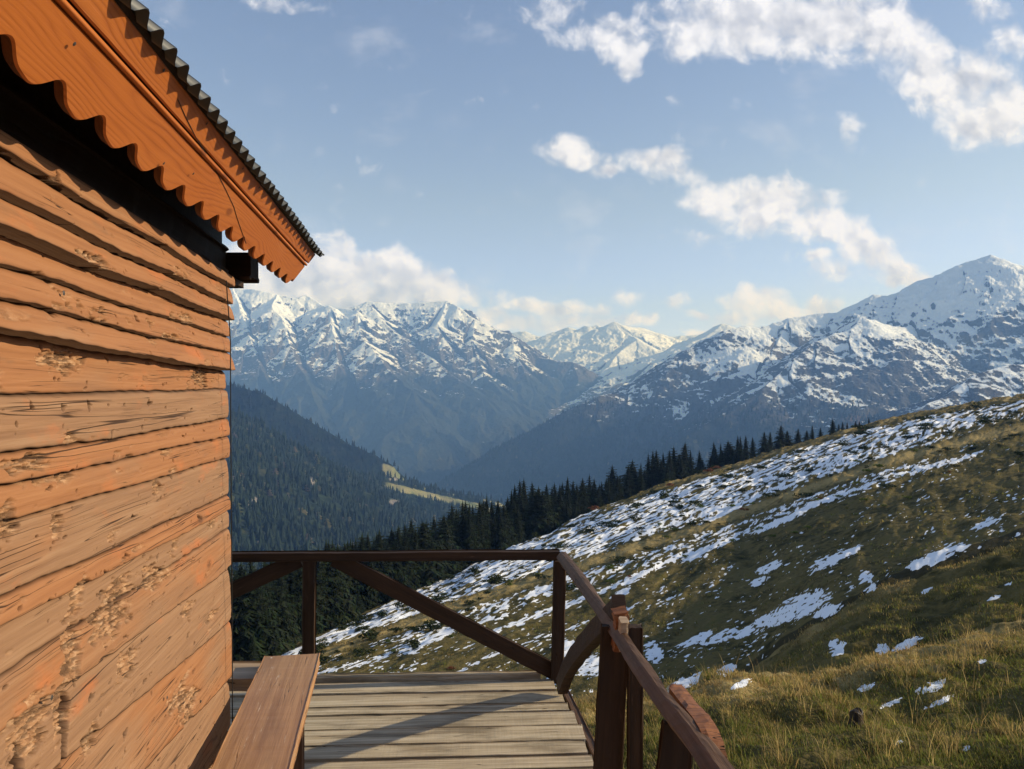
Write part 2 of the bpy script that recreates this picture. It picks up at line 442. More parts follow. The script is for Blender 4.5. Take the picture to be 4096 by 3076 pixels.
def wall_mesh(y0, y1, ny, dz, end=False):
    ys = np.linspace(y0, y1, ny)
    def edge(e):
        a, b = PK[e]
        q = a + (b - a) * (ys - 1.52) / (YC - 1.52)
        if 0 < e < len(PK) - 1:
            q = q + .006 * pn(ys * 1.6, ys * 0 + 3) + .002 * pn(ys * 9, ys * 0 + 8) + .005 * pn(ys * 2.3 + e * 4.1, ys * 0 + e * 1.3, 3) + .0025 * pn(ys * 17 + e, ys * 0 + e, 5)
        return q
    Yl, Zl, Fl, Hl, Il = [], [], [], [], []
    for i in range(len(PK) - 2, -1, -1):
        top, bot = edge(i), edge(i + 1)
        m = max(5, int(abs(PK[i][0] - PK[i + 1][0]) / dz))
        f = np.linspace(0, 1, m)
        f = .5 - .5 * np.cos(np.pi * f) if m < 12 else np.concatenate([[0, .03, .06], np.linspace(.09, .91, m - 6), [.94, .97, 1]])
        Zl.append(bot[None, :] + (top - bot)[None, :] * f[:, None]); Fl.append(np.repeat(f[:, None], ny, 1)); Yl.append(np.repeat(ys[None, :], m, 0))
        Hl.append(np.repeat((top - bot)[None, :], m, 0)); Il.append(np.full((m, ny), i))
    Yg, Zg, f, h, I = (np.concatenate(q, 0) for q in (Yl, Zl, Fl, Hl, Il))
    z = Zg[:, -1]
    pk = (I * .617) % 1.0; gr = np.array(GREY)[I]; L_ = np.array(LIP)[I] * (1 + .22 * pn(Yg * 1.3 + I * 3.3, I + 0., 7)) * (1 - .45 * sstep(YC - .30, YC, Yg))
    disp = np.array(SET)[I] + L_ * (1 - f) ** .9
    disp = disp - .015 * np.exp(-((1 - f) * h / .006)) - .002 * np.exp(-(f * h / .003))
    disp = disp + .0026 * fbm(Yg * 1.0 + I * 7, Zg * 4, 3, 20) + .0011 * pn(Yg * 5 + I * 5.1, Zg * 6 + I, 40)
    yend = np.array(ENDJ)[I] - .022 * (2 * f - .8) ** 2 * np.minimum(1, h / .12) + .004 * pn(Zg * 40, Zg * 0)
    seam = np.maximum(np.exp(-(f * h) / .0022), np.exp(-((1 - f) * h / .0065) ** 2))
    # torn, pitted places
    r1 = fbm(Yg * 2.2 + 5.3 + 2 * pk, Zg * 5.5, 4, 61)
    low = sstep(1.75, .9, Zg)
    fray = .26 * fbm(Yg * 16, Zg * 40, 4, 66)
    rough = sstep(.36 - .07 * low, .46 - .06 * low, r1 + fray)
    rough = np.maximum(rough, .8 * sstep(.38, .54, fbm(Yg * 5 + 3, Zg * 17, 3, 67) * 1.2 + fray) * np.exp(-((f - .1) * h / .03) ** 2))
    for (px, py, ry, rz) in ((150, 780, .12, .03), (440, 815, .10, .045), (65, 1000, .10, .022), (125, 1130, .035, .03), (15, 1130, .04, .05),
                             (340, 1055, .05, .03), (235, 1340, .13, .055), (165, 1290, .05, .05), (330, 1240, .10, .02), (270, 1440, .08, .04),
                             (150, 1400, .05, .08), (60, 1570, .10, .07), (460, 1130, .08, .02), (455, 1330, .10, .02), (130, 1540, .05, .06), (185, 1600, .05, .04), (400, 690, .09, .02), (180, 560, .10, .018)):
        q = loc(hit(px, py, cab(WX, 0, 0), NW))
        e = np.sqrt(((Yg - q.y) / ry) ** 2 + ((Zg - q.z) / rz) ** 2) + .9 * fbm(Yg * 18, Zg * 46, 4, 71)
        rough = np.maximum(rough, sstep(1.0, .7, e))
    cell = np.abs(pn(Yg * 40 + 3 * pn(Yg * 9, Zg * 9, 2), Zg * 75, 77))
    tears = ridged(Yg * 12, Zg * 75, 4, 80)
    chop = np.floor((pn(Yg * 17 + 2 * pn(Yg * 7, Zg * 30, 4), Zg * 85, 84) * .5 + .5) * 5) / 5
    disp = disp - rough * (.003 + .007 * sstep(-.1, .75, tears) + .005 * sstep(.25, .05, cell) + .008 * chop)
    pits = sstep(.70, .77, pn(Yg * 15 + 9, Zg * 34, 91) + .3 * pn(Yg * 60, Zg * 90, 94))
    disp = disp - .012 * pits
    # long drying splits along the grain
    gz = Zg + .015 * pn(Yg * 2.5, Zg * 4 + I, 96) + .05 * (pk - .5) * (Yg - 2)
    spl = np.abs(pn(Yg * 1.1 + I * 9.7, gz * 22, 97))
    spm = sstep(.05, .30, pn(Yg * 2.1 + I * 3, gz * 6, 98))
    crack = sstep(.055, .015, spl) * spm
    dirt = np.maximum(.9 * pits, .75 * rough * sstep(.56, .78, sstep(-.1, .75, tears) * .6 + chop * .5))
    # open splits seen at the foot of the wall
    for (px, py, ry, rz) in ((140, 1545, .016, .050), (128, 1622, .014, .05), (33, 1655, .02, .04)):
        q = loc(hit(px, py, cab(WX, 0, 0), NW))
        e = np.sqrt(((Yg - q.y - .25 * (Zg - q.z)) / ry) ** 2 + ((Zg - q.z) / rz) ** 2) + .35 * fbm(Yg * 40, Zg * 30, 2, 93)
        disp = disp - .06 * sstep(1.1, .7, e); dirt = np.maximum(dirt, sstep(1.1, .7, e))
    disp = disp + .0012 * fbm(Yg * 8, Zg * 160, 2, 95)
    V = np.stack([WX + disp, Yg, Zg], -1)
    att = dict(rough=rough, seam=seam, plank=pk, grey=gr, dirt=dirt)
    if end:
        w = sstep(YC - .16, YC, Yg)
        V[..., 1] += w * yend
        V[..., 0] -= .028 * sstep(YC - .045, YC, Yg) ** 3
        ext = []; ea = {k: [] for k in att}
        for k in range(1, 9):
            c = V[:, -1, :].copy(); c[:, 0] = c[:, 0] * (1 - k / 8) + (WX - .17) * (k / 8)
            c[:, 1] += .006 * math.sin(k / 8 * math.pi) + .004 * pn(z * 45 + k, z * 0 + k)
            ext.append(c)
            for a in att: ea[a].append(att[a][:, -1] if a != 'rough' else np.maximum(att[a][:, -1], .5))
        V = np.concatenate([V, np.stack(ext, 1)], 1)
        for a in att: att[a] = np.concatenate([att[a], np.stack(ea[a], 1)], 1)
    return np_mesh('side_wall', V, [grid_faces(V.shape[0], V.shape[1])], attrs=att)

link('side_wall', wall_mesh(1.40, YC, 860, .0022, True), HEWN, cabin, CABM)
link('side_wall', wall_mesh(-2.4, 1.40, 300, .012), HEWN, cabin, CABM)

def plain_box(x0, x1, y0, y1, z0, z1):
    V = [(x, y, z) for x in (x0, x1) for y in (y0, y1) for z in (z0, z1)]
    F = [(0, 1, 3, 2), (4, 6, 7, 5), (0, 4, 5, 1), (2, 3, 7, 6), (0, 2, 6, 4), (1, 5, 7, 3)]
    return V, F

def boxes_mesh(name, bl):
    V, F = [], []
    for b in bl:
        v, f = plain_box(*b); o = len(V); V += v; F += [tuple(i + o for i in q) for q in f]
    return np_mesh(name, V, [np.array(F)], smooth=False)

# other walls (planked, seen only from elsewhere)
W2 = WX - 2.8
PLW = mat_stained('wall_planks', (.28, .125, .05), (.42, .20, .085), (.5, .3, .2))
bl = []
for k in range(20):
    z0 = -.15 + k * .1225
    bl.append((W2 + .02, WX - .17, YC - .16 + .004 * (k % 3), YC - .03 + .006 * (k % 2), z0, z0 + .119))
link('end_wall', boxes_mesh('end_wall', bl), PLW, cabin, CABM)
bl = [(W2, WX - .03, -2.52, -2.40, -.15 + k * .1225, -.15 + k * .1225 + .119) for k in range(20)]
link('end_wall', boxes_mesh('end_wall', bl), PLW, cabin, CABM)
bl = [(W2 - .1, W2, -2.4, YC - .17, -.15 + k * .1225, -.15 + k * .1225 + .119) for k in range(20)]
link('side_wall', boxes_mesh('back_side_wall', bl), PLW, cabin, CABM)

# eave: the fascia leans outward at right angles to the roof slope
FB = Vector((-.640, 0, CAMZ + .517)); FT = Vector((-.525, 0, CAMZ + .670))
fdir = (FT - FB); FLEN = fdir.length; fdir.normalize()
fnor = Vector((fdir.z, 0, -fdir.x))                       # outward, slightly down
FY0, FY1 = -2.6, 3.72
FM = CABM @ Matrix(((0, fdir.x, fnor.x, FB.x), (1, 0, 0, 0), (0, fdir.z, fnor.z, FB.z), (0, 0, 0, 1)))  # x along, y up the board, z out
FM = CABM @ Matrix(((0, fdir.x, fnor.x, FB.x), (1, 0, 0, 0.0), (0, fdir.z, fnor.z, FB.z), (0, 0, 0, 1)))

def scallop(s):
    ph = (s - 3.70) / .1655
    return .018 * np.cos(2 * np.pi * ph) + .004 * np.cos(4 * np.pi * ph + .6)
def board(name, v0, v1, th, zoff, wavy, mat, ch=.004, n=1500):
    s = np.linspace(FY0, FY1, n)
    lo = v0 + (scallop(s) if wavy else 0 * s) + .0008 * pn(s * 9, s * 0, 4)
    hi = v1 + .0008 * pn(s * 7, s * 0, 6)
    rows = []
    for (vv, zz) in ((lo + 0 * s, -th), (lo + 0 * s, -ch), (lo + ch, 0 * s), (lo * .75 + hi * .25, 0 * s), (lo * .5 + hi * .5, 0 * s), (lo * .25 + hi * .75, 0 * s), (hi - ch, 0 * s), (hi, -ch), (hi, -th)):
        rows.append(np.stack([s, np.broadcast_to(vv, s.shape), np.broadcast_to(zz, s.shape) + zoff], -1))
    V = np.stack(rows, 0)
    F = grid_faces(V.shape[0], n, 0)
    nr = V.shape[0]
    back = np.stack([(nr - 1) * n + np.arange(n - 1), (nr - 1) * n + np.arange(1, n), np.arange(1, n), np.arange(n - 1)], -1)
    V = V.reshape(-1, 3)
    e0 = np.arange(nr) * n; e1 = e0 + n - 1
    me = np_mesh(name, V, [F[:, ::-1], back[:, ::-1], np.array([e0]), np.array([e1[::-1]])], smooth=False)
    o = link(name, me, mat, cabin, FM)
    me.materials.append(RIM_SHADE)
    mi = np.zeros(len(me.polygons), dtype=np.int32); mi[:n - 1] = 1; mi[len(F):len(F) + len(back)] = 1  # lower rims and backs get the colour with shade painted in
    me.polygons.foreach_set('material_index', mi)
    return o
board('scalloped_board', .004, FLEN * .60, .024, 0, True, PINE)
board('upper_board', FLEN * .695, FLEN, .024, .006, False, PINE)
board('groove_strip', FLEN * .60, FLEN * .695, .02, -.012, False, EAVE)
# half-round bead between the two boards
ns = 300; s = np.linspace(FY0, FY1, ns); rows = []
for k in range(9):
    a = math.pi * k / 8
    rows.append(np.stack([s, FLEN * .642 - .0075 * np.cos(a) + 0 * s, -.008 + .015 * np.sin(a) + 0 * s], -1))
link('bead_moulding', np_mesh('bead_moulding', np.stack(rows, 0), [grid_faces(9, ns)[:, ::-1]]), PINE, cabin, FM)

# corrugated roofing (pitch 76 mm) running down the slope to the eave
UP = Vector((-fnor.x, 0, -fnor.z))                        # up the roof slope, away from the eave
UP = Vector((-fdir.z, 0, fdir.x))
def roof_mesh(name, base, up, nor, y0, y1, length, th=.0016):
    n = int((y1 - y0) / .0095); s = np.linspace(y0, y1, n)
    wv = .0125 * np.sin(2 * np.pi * s / .076) + .0015 * pn(s * 3, s * 0)
    lap = .004 * ((s / .83).astype(int) % 2)
    eave = .004 * pn(s * 1.2, s * 0 + 4) + .006 * ((s / .83).astype(int) % 2)
    rows = []
    for t in np.linspace(0, 1, 7):
        q = t * length + eave * (1 - t)
        rows.append(np.stack([base.x + up.x * q + nor.x * (wv + lap), s, base.z + up.z * q + nor.z * (wv + lap)], -1))
    A = np.stack(rows, 0); B = A - np.array([nor.x, 0, nor.z]) * th
    F = grid_faces(7, n)
    nv = 7 * n
    edge = np.stack([np.arange(n - 1), np.arange(1, n), np.arange(1, n) + nv, np.arange(n - 1) + nv], -1)
    ec = np.arange(6) * n + n - 1
    edge2 = np.stack([ec, ec + n, ec + n + nv, ec + nv], -1)
    return np_mesh(name, np.concatenate([A.reshape(-1, 3), B.reshape(-1, 3)]), [F, F[:, ::-1] + nv, edge[:, ::-1], edge2], smooth=True)
nor_roof = Vector((fdir.x, 0, fdir.z))
rbase = Vector((FT.x, 0, FT.z)) + nor_roof * .0150 - UP * .034
RL = 1.98
link('corrugated_roof', roof_mesh('corrugated_roof', rbase, UP, nor_roof, FY0 - .03, FY1 + .035, RL), METAL, cabin, CABM)
top = rbase + UP * RL
link('corrugated_roof', roof_mesh('back_roof', Vector((top.x - (rbase.x - top.x), 0, rbase.z)), Vector((-UP.x, 0, UP.z)), Vector((-nor_roof.x, 0, nor_roof.z)), FY0 - .03, FY1 + .035, RL), METAL, cabin, CABM)
# boarding beneath the sheets, the wall plate and the end beam
V = []
for yy in (FY0, FY1 - .02):
    for (u, w) in ((.03, -.004), (RL - .02, -.004), (RL - .02, -.022), (.03, -.022)):
        p = rbase + UP * u + nor_roof * w; V.append((p.x, yy, p.z))
F = np.array([(0, 1, 5, 4), (1, 2, 6, 5), (2, 3, 7, 6), (3, 0, 4, 7), (3, 2, 1, 0), (4, 5, 6, 7)])
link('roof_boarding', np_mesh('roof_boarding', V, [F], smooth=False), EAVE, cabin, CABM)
for k in range(9):
    yy = -2.3 + k * .70
    a = rbase + UP * .07 + nor_roof * (-.062); b = rbase + UP * 1.9 + nor_roof * (-.062)
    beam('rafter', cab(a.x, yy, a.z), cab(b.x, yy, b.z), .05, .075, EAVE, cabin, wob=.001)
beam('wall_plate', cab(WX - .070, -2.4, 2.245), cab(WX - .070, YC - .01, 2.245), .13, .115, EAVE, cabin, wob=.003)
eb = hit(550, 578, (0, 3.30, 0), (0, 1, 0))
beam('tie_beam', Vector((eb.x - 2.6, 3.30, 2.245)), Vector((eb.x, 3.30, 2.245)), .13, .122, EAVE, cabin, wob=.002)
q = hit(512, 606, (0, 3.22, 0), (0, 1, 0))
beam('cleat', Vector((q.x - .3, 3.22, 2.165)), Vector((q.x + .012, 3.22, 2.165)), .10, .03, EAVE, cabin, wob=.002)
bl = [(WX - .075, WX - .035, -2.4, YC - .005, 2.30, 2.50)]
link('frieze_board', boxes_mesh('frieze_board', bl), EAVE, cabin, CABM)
rx0, rz0 = top.x, top.z - .06
for yy in (YC - .15, -2.50):
    prof = [(W2 - .06, 2.29), (WX - .04, 2.29), (WX - .04, 2.51), (rx0, rz0), (W2 - .06, 2.51 - (.0))]
    prof[4] = (W2 - .06, rz0 - (rx0 - (W2 - .06)) * .77)
    V = [(x, yy, z) for x, z in prof] + [(x, yy + .09, z) for x, z in prof]
    Fq = [(i, (i + 1) % 5, 5 + (i + 1) % 5, 5 + i) for i in range(5)]
    link('gable', np_mesh('gable', V, [np.array(Fq), np.array([[4, 3, 2, 1, 0]]), np.array([[5, 6, 7, 8, 9]])], smooth=False), PLW, cabin, CABM)
# cable down the corner, and a fascia crack modelled as a thin tube
pts = []
for (x, y) in ((489, 606), (491, 640), (495, 690), (498, 740), (498, 800), (498.5, 920), (499.5, 1050), (500.5, 1215), (501.5, 1350), (502, 1470), (502, 1560)):
    p = hit(x, y, cab(WX + .034, 0, 0), NW); pts.append(p)
tube('cable_or_crack', pts, .0023, BLACK, cabin)
fo = FM @ Vector((0, 0, .0065)); fn_w = FM.to_3x3() @ Vector((0, 0, 1))
pts = [hit(x, y, FM @ Vector((0, 0, .0066 if x < 440 else .0006)), fn_w) for (x, y) in ((384, 214), (392, 232), (400, 250), (425, 300), (452, 343), (470, 375), (488, 410), (505, 446), (512, 470), (524, 505), (532, 526))]
tube('cable_or_crack', pts, .0010, BLACK, cabin)  # crack line across the fascia, laid on as a black tube
# nail heads
def nail_mesh(M, spots, r, name):
    V, F = [], []
    for p in spots:
        o = len(V); V.append((p[0], p[1], p[2] + r * .45))
        for k in range(8):
            a = k * math.pi / 4; V.append((p[0] + r * math.cos(a), p[1] + r * math.sin(a), p[2]))
        F += [(o, o + 1 + k, o + 1 + (k + 1) % 8) for k in range(8)]
    return V, F
for (x, y) in ((161, 95), (354, 152), (447, 267), (525, 364), (560, 405), (354, 353), (418, 375), (648, 545)):
    p = FM.inverted() @ hit(x, y, FM @ Vector((0, 0, .0075)), fn_w)
    V, F = nail_mesh(None, [p], .0042, 'nail')
    link('nail', np_mesh('nail', [tuple(v) for v in V], [np.array(F)]), NAIL, cabin, FM)
WM = CABM @ Matrix(((0, 0, 1, 0), (1, 0, 0, 0), (0, 1, 0, 0), (0, 0, 0, 1)))
for (x, y) in ((138, 633), (146, 706), (112, 1507), (434, 1515), (361, 1507)):
    q = loc(hit(x, y, cab(WX + .016, 0, 0), NW))
    V, F = nail_mesh(None, [(q.y, q.z, q.x)], .006, 'nail')
    link('nail', np_mesh('nail', [tuple(v) for v in V], [np.array(F)]), NAIL, cabin, WM)

# ==========================================================================
# DECK, BENCHES, RAILING
# ==========================================================================
PHI = R(3.0)
DM = Matrix.Rotation(PHI, 4, 'Z')
deck = empty('wooden_deck', DM @ Matrix.Translation((-.6, 2.0, -.04)))
tag(deck, 'weathered grey-brown plank deck in front of the cabin, crossed by a diagonal shadow', 'deck')
ed = [4.37, 4.205, 4.045, 3.938, 3.765, 3.60, 3.456, 3.335, 3.17, 3.01, 2.86, 2.70, 2.55, 2.38, 2.2, 2.05, 1.9, 1.7, 1.55, 1.4, 1.2, 1.0, .85, .7, .5, .35, .15, 0, -.2, -.4, -.6, -.8, -1.0, -1.2]
BV, B4, B3 = [], [], []; off = 0
for i in range(len(ed) - 1):
    a, b = ed[i], ed[i + 1]
    w = a - b - (.017 if i not in (1, 4) else .005) - .004 * random.random()
    yc = (a + b) / 2
    xw = .268 + (4.30 - yc) * .130 + random.uniform(-.016, .010)
    if i == 0: xw = .245
    xr = (xw + yc * math.sin(PHI)) / math.cos(PHI)
    xl = -1.75 if yc > 3.25 else WX / math.cos(YAW) - yc * math.tan(YAW) + yc * math.sin(PHI) - .03
    V, F4, F3 = beam_arrays(xr - xl, w, .034, wob=.0022, seg=.06, ch=.10, low=.0015)
    V[:, 0] += xl; V[:, 1] += yc + .0; V[:, 2] += -.017 + random.uniform(-.004, .003)
    ang = random.uniform(-.004, .004)
    V[:, 1] += (V[:, 0]) * ang
    BV.append(V); B4.append(F4 + off); B3.append(F3 + off); off += len(V)
link('deck_boards', np_mesh('deck_boards', np.concatenate(BV), [np.concatenate(B4), np.concatenate(B3)], smooth=False), DECKM, deck, DM @ Matrix.Translation((0, -.012, 0)))
def dk(x, y, z): return DM @ Vector((x, y, z))
beam('edge_plank', dk(-1.75, 4.400, -.012), dk(.40, 4.405, -.012), .05, .075, DECKM, deck, wob=.004, low=.004)
q0, q1 = at(1222, 1484, 4.22), at(1300, 1650, 3.30)
beam('rim_beam', Vector((.300, 4.28, -.082)), Vector((.69, 1.2, -.082)), .045, .14, RAILR, deck, wob=.003)
for (x, y) in ((.22, 4.25), (-1.7, 4.25), (.45, 2.2), (.62, .2), (-.6, 4.25), (.66, -1.1)):
    beam('support_post', Vector((x, y, -3.2)), Vector((x, y, -.06)), .11, .11, RAILW, deck, wob=.003)
for y in (4.2, 3.3, 2.2, 1.0, -.2, -1.1):
    beam('joist', Vector((-1.2 if y < 3.2 else -1.9, y, -.10)), Vector((.20 + (4.3 - y) * .12, y, -.10)), .06, .12, RAILW, deck, wob=.002)

# bench beside the wall
hb = .45
bl_ = [hit(572, 1413, (0, 0, hb), (0, 0, 1)), hit(690, 1413, (0, 0, hb), (0, 0, 1)), hit(625, 1661, (0, 0, hb), (0, 0, 1)), hit(455, 1661, (0, 0, hb), (0, 0, 1))]
mfar = (bl_[0] + bl_[1]) / 2; mnear = (bl_[3] + bl_[2]) / 2
bd = (mfar - mnear).normalized(); bw = (bl_[1] - bl_[0]).length
start = mnear - bd * 1.5
BM, BL = frame(mfar, start)
bench = empty('wooden_bench', Matrix.Translation((mnear.x, mnear.y, 0)))
tag(bench, 'long brown painted bench of one thick plank beside the cabin wall', 'bench')
beam('seat', Vector(mfar) + Vector((0, 0, -.024)), Vector(start) + Vector((0, 0, -.024)), bw, .048, BENCH, bench, wob=.0022, seg=.03, ch=.07, low=.002)
side = Vector((bd.y, -bd.x, 0))
for dd in (.62, 1.9):
    c = mfar - bd * dd
    for sg in (1, -1):
        f = c + side * (bw / 2 - .035) * sg
        beam('leg', Vector((f.x, f.y, .0)), Vector((f.x, f.y, hb - .05)), .055, .05, RAILR, bench, up=tuple(bd), wob=.002)
    beam('crosspiece', c + side * (bw / 2 - .06) + Vector((0, 0, -.075)), c - side * (bw / 2 - .06) + Vector((0, 0, -.075)), .04, .05, RAILR, bench, wob=.002)
# steel nail head on the seat
p = hit(586, 1421, (0, 0, hb + .001), (0, 0, 1))
V, F = nail_mesh(None, [tuple(p)], .005, 'nail'); link('nail', np_mesh('nail', V, [np.array(F)]), mat_plain('bright_nail', (.75, .75, .72), .3, .6), bench)

# cross bench behind the cabin corner
cbz = .405
cb = empty('plank_bench', Matrix.Translation((-1.6, 3.45, 0)))
tag(cb, 'low grey-brown bench plank crossing behind the cabin corner, under the long bench', 'bench')
ya = CAMZ - cbz
df, dn = ya * FPX / (1427 - HZ), ya * FPX / (1466 - HZ)
xr = hit(574, 1440, (0, 0, cbz), (0, 0, 1)).x
beam('seat', Vector((-2.3, (df + dn) / 2 + .0, cbz - .03)), Vector((xr + .03, (df + dn) / 2, cbz - .03)), df - dn, .06, PLANK, cb, wob=.003, low=.003)
for x in (-2.0, -1.18):
    beam('leg', Vector((x, (df + dn) / 2, 0)), Vector((x, (df + dn) / 2, cbz - .06)), .06, .09, RAILR, cb, wob=.002)

# railing
rail = empty('wooden_railing', Matrix.Translation((.28, 4.38, 0)))
tag(rail, 'dark brown rough timber railing around the deck corner with diagonal braces', 'railing')
DF = 4.40
tz = .742
pA, pB = Vector((-3.0, DF - .05, tz - .028)), Vector((.285, DF + .02, tz - .022))
beam('handrail', pA, pB, .075, .052, RAILW, rail, wob=.0025, low=.003)
# the side handrail, hewn and wavy
ST = [(1208, 1191, 15), (1250, 1244, 17), (1286, 1293, 14), (1314, 1333, 14), (1342, 1372, 17), (1362, 1404, 18), (1384, 1438, 25), (1408, 1470, 22), (1432, 1504, 18), (1462, 1540, 24), (1492, 1576, 30), (1534, 1640, 40), (1580, 1700, 46)]
ZT = .757
TL = [hit(x, y, (0, 0, ZT), (0, 0, 1)) for x, y, _ in ST]; TW = [w / FPX * p.y for (x, y, w), p in zip(ST, TL)]
dv = (TL[-1] - TL[-3]).normalized()
for k in range(1, 8): TL.append(TL[12] + dv * .3 * k); TW.append(.055)
TLa = np.array([tuple(p) for p in TL]); cum = np.concatenate([[0], np.cumsum(np.linalg.norm(np.diff(TLa, axis=0), axis=1))])
sN = 150; ss = np.linspace(0, cum[-1], sN)
ctr = np.stack([np.interp(ss, cum, TLa[:, i]) for i in range(3)], -1); wN = np.interp(ss, cum, TW)
def sm(v): return np.convolve(np.pad(v, 2, mode='edge'), [.1, .22, .36, .22, .1], mode='valid')
ctr[:, 0] = sm(ctr[:, 0]); ctr[:, 1] = sm(ctr[:, 1]); wN = sm(wN)
hN = .066 + .006 * pn(ss / .3, ss * 0 + 3); c_ = .006
ringp = [(0, -c_), (c_, 0), (.5, .001), (1 - .1, 0), (1, -c_), (1, -.5), (1, -1.), (.5, -1.), (0, -1.), (-.02, -.5)]
V = []
for i in range(sN):
    for m_, (u, z_) in enumerate(ringp):
        ux = u * wN[i] if abs(u) > .02 or u == 0 else u
        zz_ = z_ if abs(z_) < .02 else z_ * hN[i]
        j1 = .0022 * float(pn(ss[i] / .07, m_ * .9 + 4, 17)); j2 = .0022 * float(pn(ss[i] / .06, m_ * 1.3 + 9, 19))
        V.append((ctr[i, 0] + ux + j1, ctr[i, 1], ZT + zz_ + j2 + .003 * float(pn(ss[i] / .25, 5., 23))))
nn = len(ringp)
HM, _ = frame(Vector(V[0]), Vector(V[(sN - 1) * nn]))
hi_ = HM.inverted(); Vl = [tuple(hi_ @ Vector(v)) for v in V]
link('handrail', np_mesh('handrail', Vl, [grid_faces(sN, nn, 0, True), np.array([np.arange(nn)[::-1]]), np.array([np.arange(nn) + (sN - 1) * nn])], smooth=False), RAILR, rail, HM)
# posts
def post_at(x0, x1, ytop, ybot, d, th, mat, name='post', lean=0., top=None, wob=.003):
    a = at((x0[0] + x0[1]) / 2, ytop, d); b = at((x1[0] + x1[1]) / 2, ybot, d)
    w = (x0[1] - x0[0]) / FPX * d
    ext = (b - a).normalized() * .25
    return beam(name, b + (b - a).normalized() * 0, a, w, th, mat, rail, up=(0, 1, 0), wob=wob)
post_at((1196, 1223), (1190, 1216), 1212, 1474, 4.37, .06, RAILW)
post_at((656, 682), (654, 680), 1210, 1480, 4.40, .06, RAILW)
# the far row: one more post behind the cabin
post_at((200, 226), (198, 224), 1210, 1480, 4.38, .06, RAILW)
# braces of the far side
beam('brace', at(722, 1206, 4.42), at(1200, 1452, 4.40), .030, .094, RAILW, rail, wob=.003)
beam('brace', at(648, 1208, 4.42), at(300, 1370, 4.40), .030, .094, RAILW, rail, wob=.003)
# side bay: broad board, slim post, curved brace that rises past the rail
beam('board_post', at(1306, 1790, 3.02), at(1329, 1352, 3.02), .115, .035, RAILW, rail, up=(0, 1, .0), wob=.004)
beam('post', at(1371, 1800, 2.96), at(1372, 1352, 2.90), .058, .05, RAILW, rail, up=(0, 1, 0), wob=.003)
def curved(name, pts, w, h, mat, wob=.006, n=24):
    """a naturally bent timber through the given points"""
    P = np.array([tuple(p) for p in pts]); k = len(P)
    t = np.linspace(0, k - 1, n); Q = np.zeros((n, 3))
    for i, tt in enumerate(t):
        j = min(int(tt), k - 2); f = tt - j
        p0, p1, p2, p3 = P[max(j - 1, 0)], P[j], P[j + 1], P[min(j + 2, k - 1)]
        Q[i] = .5 * ((2 * p1) + (-p0 + p2) * f + (2 * p0 - 5 * p1 + 4 * p2 - p3) * f * f + (-p0 + 3 * p1 - 3 * p2 + p3) * f ** 3)
    ring = np.array([(-1, -1), (-.4, -1.05), (.4, -1.05), (1, -1), (1.06, -.3), (1.06, .3), (1, 1), (.4, 1.04), (-.4, 1.04), (-1, 1), (-1.05, .3), (-1.05, -.3)])
    V = []
    for i in range(n):
        d = Q[min(i + 1, n - 1)] - Q[max(i - 1, 0)]; d /= np.linalg.norm(d)
        a = np.cross(d, (1, .1, 0)); a /= np.linalg.norm(a); b = np.cross(d, a)
        for m_, (r1, r2) in enumerate(ring):
            jt = wob * float(pn(i * .55 + w * 90, m_ * .7 + 3, 9)) 
            V.append(Q[i] + a * (r1 * h / 2 + math.copysign(jt, r1)) + b * (r2 * w / 2 + math.copysign(jt, r2)))
    nn = len(ring); V = np.array(V)
    F = grid_faces(n, nn, 0, True)
    return link(name, np_mesh(name, V, [F, np.array([np.arange(nn)[::-1]]), np.array([np.arange(nn) + (n - 1) * nn])], smooth=False), mat, rail)
curved('brace', [at(1214, 1482, 4.16), at(1230, 1440, 3.98), at(1262, 1394, 3.66), at(1300, 1352, 3.32), at(1331, 1322, 3.08), at(1338, 1308, 3.0)], .05, .085, RAILW)
curved('stub', [at(1338, 1400, 2.98), at(1342, 1350, 2.96), at(1338, 1318, 2.95)], .05, .05, ROUGHT, .008, 10)
curved('stub', [at(1344, 1400, 2.92), at(1346, 1372, 2.90), at(1347, 1338, 2.88)], .028, .036, PLANK, .006, 10)
# near bay: a bent brace outside the rail, its cut top lying along it
curved('brace', [at(1463, 1503, 2.46), at(1490, 1538, 2.28), at(1516, 1570, 2.13), at(1537, 1610, 2.03), at(1548, 1680, 1.97), at(1552, 1780, 1.95), at(1556, 1950, 1.93)], .048, .050, ROUGHT, .006, 30)
curved('stub', [at(1459, 1489, 2.50), at(1474, 1507, 2.42), at(1486, 1523, 2.36)], .040, .030, ROUGHT, .006, 8)
beam('board_post', at(1428, 1900, 2.30), at(1466, 1562, 2.30), .10, .035, RAILW, rail, up=(0, 1, 0), wob=.004)

# ==========================================================================
# HILLSIDE: one sheet of ground round the camera, falling away past its ridge
# ==========================================================================
def pl(x, pts):
    a = np.array(pts, float); return np.interp(x, a[:, 0], a[:, 1])
RIDGE_Y = [(-600, 1900), (300, 1560), (500, 1465), (600, 1420), (690, 1375), (850, 1300), (1000, 1232), (1090, 1190), (1270, 1110), (1440, 1045), (1600, 1000), (1750, 955), (1900, 912), (2050, 885), (2212, 858), (2600, 800), (3000, 760)]
RIDGE_D = [(-600, 45), (300, 62), (500, 75), (600, 85), (850, 120), (1090, 160), (1270, 200), (1600, 250), (1900, 300), (2212, 340), (2600, 390), (3000, 420)]
CREST_Y = [(-600, 1900), (500, 1690), (800, 1610), (1100, 1545), (1250, 1511), (1289, 1503), (1388, 1492), (1512, 1474), (1600, 1460), (1702, 1451), (1829, 1438), (1892, 1419), (1988, 1402), (2064, 1376), (2146, 1345), (2212, 1334), (2600, 1240), (3000, 1180)]
